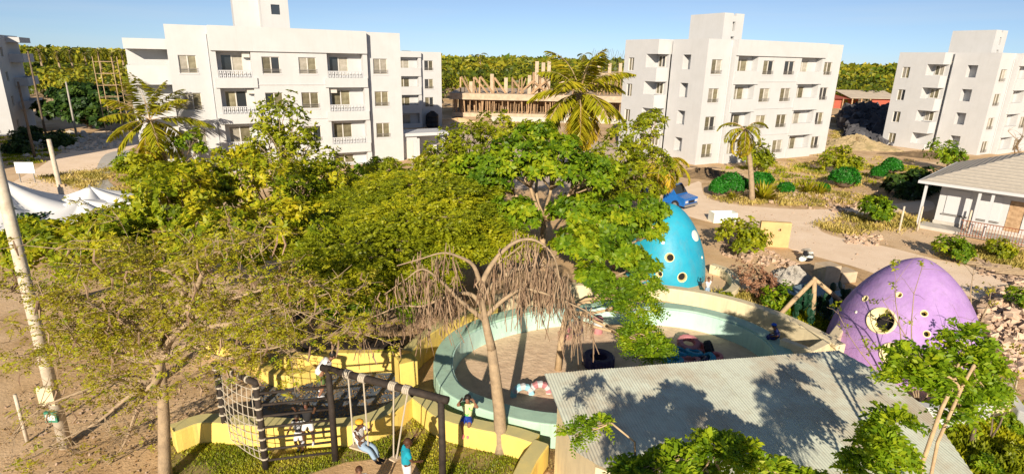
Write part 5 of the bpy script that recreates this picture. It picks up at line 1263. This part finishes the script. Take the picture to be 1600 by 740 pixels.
b = G(535, 408); vehicle('parked_car', 'dark blue car half hidden in the shade of the canopy', (b.x, b.y+.4, 0), R(20), 4.1, 1.7, [(-2.0, .3), (2.0, .3), (2.05, .85), (1.1, .95), (.45, 1.5), (-1.4, 1.5), (-1.95, .95)], [(1.05, 1.0, .5, 1.46), (-1.9, 1.0, -1.45, 1.46)], M['carblue'], (-1.25, 1.25), .31)
# ------------------------------------------------------------------ tyres in the pit
def tyre(label, loc, R_, w_, material, tilt=0.0, rz=0.0, tread=14, mat2=None, name='play_tyre', group='painted play tyres in the pit'):
    T = empty(name, label, 'tyre', loc, rz, group); mb = MB(); n = tread*4; ri = R_*.52
    prof = [(ri, -w_*.36), (ri*1.15, -w_*.5), (R_*.86, -w_*.52), (R_*.97, -w_*.42), (R_, -w_*.2), (R_, w_*.2), (R_*.97, w_*.42), (R_*.86, w_*.52), (ri*1.15, w_*.5), (ri, w_*.36), (ri*1.05, 0)]
    k = len(prof)
    for j in range(n):
        a = 2*math.pi*j/n; g = 1-.045*(j % 4 in (2, 3))
        for i, (r, z) in enumerate(prof): rr = r*(g if 3 <= i <= 6 else 1); mb.v.append((rr*math.cos(a), rr*math.sin(a), z))
    for j in range(n):
        for i in range(k): mb.f.append((j*k+i, ((j+1) % n)*k+i, ((j+1) % n)*k+(i+1) % k, j*k+(i+1) % k))
    me = mb.mesh('carcass', material); o = link('carcass', me, T, None, (tilt, 0, 0))
    if mat2:
        me.materials.append(mat2); me.polygons.foreach_set('material_index', [1 if (f//k)//4 % 2 else 0 for f in range(len(me.polygons))])
    return T
p = G(935, 562, .22); tyre('big navy tractor tyre lying on the sand', p, .62, .4, M['navy'])
p = G(816, 616, .06); tyre('half-buried pale blue and white tyre arch', p, .42, .2, M['tlight'], math.pi/2, .25, mat2=M['white'])
p = G(843, 612, .06); tyre('half-buried pink and white tyre arch', p, .42, .2, M['tpink'], math.pi/2, .1, mat2=M['white'])
p = G(934, 520, .0); T = empty('tyre_bollard', 'small pink and white barrel standing at the back of the pit', 'barrel', p); MB().lathe([(.01, .75), (.16, .75), (.2, .68), (.2, 0)], 16).build('barrel_body', M['tpink'], T, smooth=True); MB().lathe([(.205, .35), (.205, .55)], 16).build('band', M['white2'], T)
for k, (x, y, z, r, mm, tl, lab) in enumerate(((1076, 536, .30, .46, 'tpink', .25, 'large pink tyre on top of the tyre pile'), (1093, 543, .2, .26, 'tcoral', .5, 'small coral tyre tucked beside the black one'), (1108, 544, .3, .33, 'tyre', 1.1, 'black tyre leaning on the right of the pile'), (1062, 550, .2, .38, 'tblue', .3, 'blue tyre at the left back of the pile'), (1084, 552, .2, .36, 'tblue', .2, 'blue tyre in the middle of the pile'), (1052, 564, .15, .42, 'tblue', .15, 'blue tyre lying nearest the tree crown'), (1078, 564, .15, .42, 'tpink', .15, 'faded pink tyre at the front of the pile'), (1095, 564, .2, .3, 'navy', .5, 'navy tyre between the pink and blue ones'), (1106, 562, .2, .32, 'tblue', .8, 'blue tyre at the right front of the pile'), (1118, 558, .12, .28, 'tcoral', .1, 'flat coral tyre at the right end of the pile'), (900, 514, .3, .3, 'navy', 1.3, 'navy tyre standing far back in the pit'), (885, 520, .2, .3, 'tpink', .4, 'pink tyre half hidden by hanging pods'))):
    p = G(x, y, z); tyre(lab, p, r, .24, M[mm], tl, .6*k)
# ------------------------------------------------------------------ climbing frame and swings
PA = Vector((-4.87, 13.7, 0)); PB = Vector((-6.68, 13.32, 0)); PC = Vector((-8.3, 14.44, 0)); PD = Vector((-1.68, 12.45, 0))
zA, zB, zC, zD = 2.95, 2.72, 2.58, 2.92
T = empty('climbing_frame', 'dark log climbing frame with rope net, ladder and long swing beam', 'climbing frame', PA)
r_ = lambda p, z=0: Vector((p.x-PA.x, p.y-PA.y, z))
for p, z in ((PA, zA), (PB, zB), (PC, zC), (PD, zD)):
    MB().tube([r_(p, -.1), r_(p, z*.5)+Vector((.015, 0, 0)), r_(p, z)], [.095, .09, .085], 10).build('post', M['log'], T, smooth=True)
def beam(p, zp, q, zq, r=.085, over=.12):
    a = r_(p, zp); b_ = r_(q, zq); d = (b_-a).normalized(); MB().tube([a-d*over, (a+b_)/2, b_+d*over], r, 10).build('beam', M['log'], T, smooth=True)
beam(PA, zA+.0, PD, zD+.0, .10, .2); beam(PB, zB, PC, zC)
for k in range(7):
    z = .28+k*.35; MB().bar(r_(PB, z), r_(PA, z+.03), .035, 7).build('rung', M['log'], T, smooth=True)
def wraps(p, q, zp, zq, ts):
    a = r_(p, zp); b_ = r_(q, zq); d = (b_-a).normalized()
    for t_ in ts: c = a.lerp(b_, t_); MB().tube([c-d*.03, c, c+d*.03], [.104, .112, .104], 10).build('rope_binding', M['rope'], T)
wraps(PB, PB, .3, zB-.1, [.06+.11*i for i in range(9)]) if False else None
for p, z in ((PB, zB), (PC, zC)):
    for k in range(8):
        c = r_(p, .35+k*(z-.5)/7); MB().tube([c, c+Vector((0, 0, .05))], .107, 10).build('rope_binding', M['rope'], T)
wraps(PB, PC, zB, zC, [.18, .36, .54, .72])
nm = MB(); a0, a1 = r_(PB, .25), r_(PC, .25); b0_, b1_ = r_(PB, zB-.25), r_(PC, zC-.2); rng = random.Random(4)
def netp(u, v): return (a0.lerp(a1, u)).lerp(b0_.lerp(b1_, u), v)+Vector((0, -.12*math.sin(math.pi*u)*math.sin(math.pi*v), -.10*math.sin(math.pi*u)))
for i in range(1, 8): MB().tube([netp(i/8, v/8) for v in range(9)], .012, 5).build('net_rope', M['rope'], T)
for i in range(0, 9): MB().tube([netp(.04+.92*v/8, i/8) for v in range(9)], .012, 5).build('net_rope', M['rope'], T)
def bp(t_): return PA.lerp(PD, t_)+Vector((0, 0, zA+(zD-zA)*t_))
def swing(label, t0, t1, seatz, off, off2):
    h0, h1 = bp(t0), bp(t1); c = (h0+h1)/2; Ts = empty('rope_swing', label, 'swing', (c.x, c.y, 0)); rel = lambda p: Vector(p)-Vector((c.x, c.y, 0))
    s0 = Vector((h0.x, h0.y, seatz))+Vector(off); s1 = Vector((h1.x, h1.y, seatz))+Vector(off2)
    d = (h1-h0).normalized()
    for h, s in ((h0, s0), (h1, s1)):
        MB().tube([rel(h-Vector((0, 0, .1))), rel(h.lerp(s, .5)), rel(s)], .022, 6).build('rope', M['rope'], Ts)
        m_ = MB()
        for j in range(4): m_.tube([rel(h+d*(j*.05-.1)), rel(h+d*(j*.05-.06))], .125, 10)
        m_.build('beam_wrap', M['rope'], Ts)
    u = (s1-s0).normalized(); v = Vector((-u.y, u.x, 0)); mb = MB()
    P = [s0-u*.06-v*.12, s1+u*.06-v*.12, s1+u*.06+v*.12, s0-u*.06+v*.12]
    mb.v = [tuple(rel(p)) for p in P]+[tuple(rel(p)+Vector((0, 0, .045))) for p in P]; mb.f = [(3, 2, 1, 0), (4, 5, 6, 7), (0, 1, 5, 4), (1, 2, 6, 5), (2, 3, 7, 6), (3, 0, 4, 7)]
    mb.build('seat', M['block'], Ts); return (s0+s1)/2
seat1 = swing('rope swing with a person in a yellow headscarf on it', .19, .33, .78, (.05, -.1, 0), (.05, -.1, 0))
seat2 = swing('empty rope swing held by the person in teal', .60, .72, .62, (-.12, .15, 0), (-.42, .25, 0))
# ------------------------------------------------------------------ people
STD = dict(pelvis=(0, 0, .53), spine=(0, -.005, .62), chest=(0, 0, .73), neck=(0, .005, .825), jaw=(0, .018, .872), head=(0, .012, .925), crown=(0, .0, .965), nose=(0, .072, .905),
           hipL=(-.048, 0, .455), kneeL=(-.056, .01, .275), ankleL=(-.058, -.01, .045), toeL=(-.065, .075, .022), hipR=(.048, 0, .455), kneeR=(.056, .01, .275), ankleR=(.058, -.01, .045), toeR=(.065, .075, .022),
           shoL=(-.102, 0, .795), elbL=(-.128, -.005, .635), wriL=(-.135, .03, .495), shoR=(.102, 0, .795), elbR=(.128, -.005, .635), wriR=(.135, .03, .495))
RAD = dict(pelvis=.072, spine=.066, chest=.08, neck=.032, jaw=.042, head=.058, crown=.046, nose=.011, hip=.052, knee=.036, ankle=.024, toe=.02, sho=.04, elb=.026, wri=.018)
def skin_obj(name, V, E, rad, material, parent, root, sub=1):
    me = bpy.data.meshes.new(name); bm = bmesh.new(); lay = bm.verts.layers.skin.verify(); vs = []
    for i, (p, r) in enumerate(zip(V, rad)):
        v = bm.verts.new(p); v[lay].radius = (r, r); v[lay].use_root = (i == root); vs.append(v)
    for a_, b_ in E: bm.edges.new((vs[a_], vs[b_]))
    bm.to_mesh(me); bm.free(); me.materials.append(material)
    o = link(name, me, parent); s = o.modifiers.new('skin', 'SKIN'); s.use_smooth_shade = True
    q = o.modifiers.new('smooth', 'SUBSURF'); q.levels = sub; q.render_levels = sub; return o
def person(label, loc, rz, h, pose, skin, hair, top, bottom, legs='long', sleeve=.6, shoes=None, cap=None, group=None, longhair=False):
    T = empty('person', label, 'person', loc, rz, group); J = {k: Vector(v)*h for k, v in STD.items()}
    for k, v in pose.items():
        if k in J: J[k] = Vector(v)*h
    if 'shift' in pose:
        for k in J: J[k] = J[k]+Vector(pose['shift'])*h
    names = list(J); V = [J[k] for k in names]; rr = [RAD.get(k[:-1], RAD.get(k, .03))*h if k[-1] in 'LR' else RAD[k]*h for k in names]; ix = {k: i for i, k in enumerate(names)}
    E = [(ix[a_], ix[b_]) for a_, b_ in (('pelvis', 'spine'), ('spine', 'chest'), ('chest', 'neck'), ('neck', 'jaw'), ('jaw', 'head'), ('head', 'crown'), ('head', 'nose'))]
    for s in 'LR':
        E += [(ix[a_+s] if a_ not in ('pelvis', 'chest') else ix[a_], ix[b_+s]) for a_, b_ in (('pelvis', 'hip'), ('hip', 'knee'), ('knee', 'ankle'), ('ankle', 'toe'), ('chest', 'sho'), ('sho', 'elb'), ('elb', 'wri'))]
        d = (J['wri'+s]-J['elb'+s]).normalized(); sd = d.cross(Vector((0, 1, .3)) if abs(d.y) < .8 else Vector((1, 0, 0))).normalized(); up = sd.cross(d)
        w0 = J['wri'+s]; pm = len(V); V.append(w0+d*.035*h); rr.append(.017*h); E.append((ix['wri'+s], pm))
        for k, ln in enumerate((.042, .05, .047, .036)):
            b_ = V[pm]+sd*(k-1.5)*.0115*h+d*.016*h; q = len(V)
            V += [b_, b_+d*ln*.5*h+up*.003*h, b_+d*ln*.85*h-up*.014*h]; rr += [.0058*h, .0052*h, .0045*h]; E += [(pm, q), (q, q+1), (q+1, q+2)]
        q = len(V); b_ = w0+d*.02*h+sd*.02*h; V += [b_, b_+d*.02*h+sd*.016*h]; rr += [.007*h, .0055*h]; E += [(pm, q), (q, q+1)]
    skin_obj('body', V, E, rr, skin, T, ix['pelvis'], 1)
    # top
    K = ['pelvis', 'spine', 'chest', 'neck']; V2 = [J['pelvis']-(J['spine']-J['pelvis'])*.3, J['spine'], J['chest'], J['neck']+(J['chest']-J['neck'])*.25]; R2 = [.092*h, .084*h, .092*h, .05*h]; E2 = [(0, 1), (1, 2), (2, 3)]
    for s in 'LR':
        q = len(V2); V2 += [J['sho'+s], J['sho'+s].lerp(J['elb'+s], sleeve)]; R2 += [.051*h, .042*h]; E2 += [(2, q), (q, q+1)]
    skin_obj('shirt', V2, E2, R2, top, T, 0)
    V3 = [J['pelvis']+(J['spine']-J['pelvis'])*.75, J['pelvis']-(J['spine']-J['pelvis'])*.1]; R3 = [.076*h, .086*h]; E3 = [(0, 1)]
    for s in 'LR':
        q = len(V3); kn, an = J['knee'+s], J['ankle'+s]
        V3 += [J['hip'+s], J['hip'+s].lerp(kn, .55)]; R3 += [.068*h, .057*h]; E3 += [(1, q), (q, q+1)]
        if legs == 'long': V3 += [kn, an.lerp(kn, .12)]; R3 += [.045*h, .036*h]; E3 += [(q+1, q+2), (q+2, q+3)]
        else: V3 += [J['hip'+s].lerp(kn, .88)]; R3 += [.054*h]; E3 += [(q+1, q+2)]
    skin_obj('trousers' if legs == 'long' else 'shorts', V3, E3, R3, bottom, T, 1)
    ax = (J['crown']-J['jaw']).normalized(); fw = (J['nose']-J['head']); fw = (fw-ax*fw.dot(ax)).normalized(); sd = fw.cross(ax)
    q = Matrix((sd, fw, ax)).transposed().to_4x4()
    def headpart(name, material, off, rx, ry, rz, n=12, m_=8):
        o = MB().ell((0, 0, 0), rx*h, ry*h, rz*h, n, m_).build(name, material, T, smooth=True); qq = q.copy(); qq.translation = J['head']+(sd*off[0]+fw*off[1]+ax*off[2])*h; o.matrix_local = qq; return o
    headpart('hair', hair, (0, -.014, .018), .064, .066, .062)
    if longhair: headpart('hair', hair, (0, -.045, -.03), .05, .035, .07)
    if cap: headpart('headwear', cap, (0, -.006, .034), .068, .074, .046); 
    for s in (-1, 1):
        headpart('eye', M['hair'], (s*.022, .053, -.002), .007, .005, .005, 8, 6); headpart('ear', skin, (s*.059, -.004, -.012), .008, .014, .02, 8, 6)
    headpart('mouth', hair if False else M['tcoral'], (0, .046, -.043), .016, .007, .005, 8, 5)
    for s in 'LR':
        d = (J['toe'+s]-J['ankle'+s]).normalized(); o = MB().ell((0, 0, 0), .028*h, .07*h, .028*h, 10, 6).build('shoe' if shoes else 'foot', shoes or skin, T, smooth=True)
        y = d; x = y.cross(Vector((0, 0, 1))); x = x.normalized() if x.length > .1 else Vector((1, 0, 0)); z = x.cross(y); qq = Matrix((x, y, z)).transposed().to_4x4(); qq.translation = J['ankle'+s].lerp(J['toe'+s], .5)+Vector((0, 0, 0)); o.matrix_local = qq
    return T
SIT = dict(pelvis=(0, 0, .0), spine=(0, -.01, .09), chest=(0, 0, .20), neck=(0, .01, .295), jaw=(0, .028, .342), head=(0, .022, .395), crown=(0, .01, .435), nose=(0, .082, .375), hipL=(-.048, .055, -.02), hipR=(.048, .055, -.02),
           kneeL=(-.06, .23, .0), kneeR=(.06, .23, .0), ankleL=(-.06, .25, -.235), ankleR=(.06, .25, -.235), toeL=(-.06, .33, -.25), toeR=(.06, .33, -.25), shoL=(-.102, 0, .265), shoR=(.102, 0, .265), elbL=(-.13, .0, .11), elbR=(.13, .0, .11), wriL=(-.1, .12, .06), wriR=(.1, .12, .06))
def up(a_, **k): d = dict(a_); d.update(k); return d
# on the swing, facing right
person('person in white shirt, pale jeans and yellow headscarf sitting on the rope swing', (seat1.x, seat1.y, seat1.z+.15), R(-112), 1.62, up(SIT, kneeL=(-.06, .22, -.04), kneeR=(.06, .22, -.03), ankleL=(-.05, .32, -.25), ankleR=(.05, .34, -.23), toeL=(-.05, .40, -.25), toeR=(.05, .42, -.22), elbL=(-.12, .09, .2), wriL=(-.1, .15, .30), elbR=(.13, .08, .17), wriR=(.1, .16, .26), spine=(0, -.02, .09), chest=(0, -.025, .2), neck=(0, -.01, .295), jaw=(0, .012, .342), head=(0, .008, .395), crown=(0, 0, .435), nose=(0, .07, .375), shoL=(-.10, -.02, .265), shoR=(.10, -.02, .265)), M['skin'], M['hair'], M['wcloth'], M['jean'], 'long', .6, M['tyre'], M['ycap'])
# teal, pushing the empty swing
b = Vector((-2.62, 12.55, 0))
person('person in teal t-shirt and white trousers standing at the empty swing', b, R(-65), 1.66, dict(elbL=(-.16, .09, .78), wriL=(-.15, .17, .87), elbR=(.14, .05, .66), wriR=(.11, .17, .61), neck=(0, .02, .82), jaw=(0, .045, .865), head=(0, .045, .918), crown=(0, .04, .96), nose=(0, .105, .892)), M['skin'], M['hairb'], M['teal'], M['wcloth'], 'long', .7, M['bcloth'])
# on the yellow wall
b = G(731, 655, .72); person('person in lime and white top and blue shorts sitting on the yellow wall', (b.x, b.y, .83), R(172), 1.6, up(SIT, kneeL=(-.07, .2, -.02), kneeR=(.07, .2, -.02), ankleL=(-.05, .17, -.26), ankleR=(.04, .19, -.26), toeL=(-.05, .24, -.28), toeR=(.04, .26, -.28), elbL=(-.20, .02, .22), wriL=(-.13, .04, .34), elbR=(.20, .02, .22), wriR=(.13, .04, .34)), M['skin2'], M['hair'], M['lime'], M['bshort'], 'short', .3, M['tcoral'])
# children at the ladder
b = G(470, 706); person('small child in striped top standing in front of the ladder rungs', (b.x, b.y, .0), R(170), 1.3, dict(elbL=(-.17, .02, .68), wriL=(-.25, .04, .62), elbR=(.16, .03, .66), wriR=(.17, .10, .60), kneeR=(.06, .08, .30), ankleR=(.05, -.03, .09), toeR=(.05, .03, .03)), M['skin'], M['hair'], M['stripe'], M['wcloth'], 'short', .5, M['bcloth'])
b = PB.lerp(PA, .63)+Vector((0, .12, .62)); person('child with dark hair and white shorts climbing the ladder rungs', b, R(178), 1.36, dict(elbL=(-.16, .05, .74), wriL=(-.2, .10, .85), elbR=(.17, .05, .74), wriR=(.2, .10, .84), hipL=(-.05, 0, .455), kneeL=(-.09, .04, .29), ankleL=(-.09, .02, .045), toeL=(-.10, .09, .02), kneeR=(.10, .05, .29), ankleR=(.11, .02, .045), toeR=(.13, .09, .02)), M['skin'], M['hair'], M['bcloth'], M['wcloth'], 'short', .5, M['white2'], longhair=True)
# climber over the beam
b = PA+Vector((-.25, .15, 2.05)); person('person in white t-shirt and green shorts climbing over the top of the ladder', b, R(-60), 1.55, dict(pelvis=(0, -.06, .44), spine=(0, .01, .53), chest=(0, .09, .61), neck=(0, .17, .665), jaw=(0, .215, .69), head=(0, .235, .73), crown=(0, .235, .77), nose=(0, .292, .705), hipL=(-.048, -.02, .37), hipR=(.048, -.02, .37), kneeL=(-.07, .07, .26), kneeR=(.07, .02, .22), ankleL=(-.06, -.04, .06), ankleR=(.06, -.08, .02), toeL=(-.065, .04, .04), toeR=(.065, .0, .0), shoL=(-.1, .12, .63), shoR=(.1, .12, .63), elbL=(-.12, .17, .49), wriL=(-.1, .23, .40), elbR=(.13, .17, .49), wriR=(.1, .25, .41)), M['skin2'], M['hair'], M['wcloth'], M['gshort'], 'short', .6, M['white2'])
# head at the bottom edge
b = G(561, 734, 1.31); person('person with brown hair and pale face at the bottom edge of the lawn', (b.x, b.y, 0), R(200), 1.42, dict(nose=(0, .07, .925)), M['skin2'], M['hairb'], M['wcloth'], M['jean'], 'long', .6, M['bcloth'], longhair=True)
b = G(1106, 470); person('child in white shirt raising both arms beside the blue dome', (b.x, b.y+.25, 0), R(190), 1.15, dict(elbL=(-.17, .02, .86), wriL=(-.14, .03, .99), elbR=(.17, .02, .84), wriR=(.16, .03, .97)), M['skin2'], M['hairb'], M['wcloth'], M['jean'], 'long', .5, M['bcloth'])
b = G(1213, 530, .86); person('person in navy clothes and blue cap sitting on the rim of the sand pit', (b.x, b.y, .95), R(75), 1.35, up(SIT, chest=(0, .05, .18), neck=(0, .09, .26), jaw=(0, .12, .30), head=(0, .125, .35), crown=(0, .12, .39), nose=(0, .18, .325), shoL=(-.1, .05, .235), shoR=(.1, .05, .235)), M['skin'], M['hair'], M['ncloth'], M['ncloth'], 'long', .9, M['bcloth'], M['bluecl'])
b = G(432, 535); person('person in white top standing under the thorn tree behind the sand', (b.x, b.y, 0), R(150), 1.5, {}, M['skin'], M['hair'], M['wcloth'], M['bcloth'], 'long', .5, M['bcloth'])
b = G(470, 528); person('person in dark clothes standing in the shade behind the terrace', (b.x, b.y, 0), R(190), 1.5, dict(elbL=(-.15, .06, .64), wriL=(-.08, .14, .62)), M['skin'], M['hair'], M['bcloth'], M['bcloth'], 'long', .5, M['bcloth'])

# ------------------------------------------------------------------ groups for things of a kind
GROUPS = {'tree': 'trees of the garden and yard', 'shrub': 'shrubs on the verges and in the garden', 'palm': 'palms', 'pole': 'utility poles', 'tent': 'white canopy tents', 'person': 'people in the playground',
          'garden wall': 'painted garden walls', 'swing': 'rope swings', 'car': 'cars parked under the trees', 'cactus': 'prickly pears in the cactus bed', 'plant': 'spiky plants on the verge', 'plank': 'weathered poles below the railing',
          'stake': 'wooden stakes standing in the sand', 'block': 'concrete blocks beside the slab', 'mound': 'earth mounds', 'slab': 'blue-grey slabs', 'play dome': 'egg shaped play domes', 'hedge': 'clipped hedges on the verge', 'barrel': None}
for o in S.objects:
    if o.parent is None and 'category' in o and 'group' not in o and GROUPS.get(o['category']): o['group'] = GROUPS[o['category']]
    if o.name.split('.')[0] == 'twigs': o['kind'] = 'stuff'
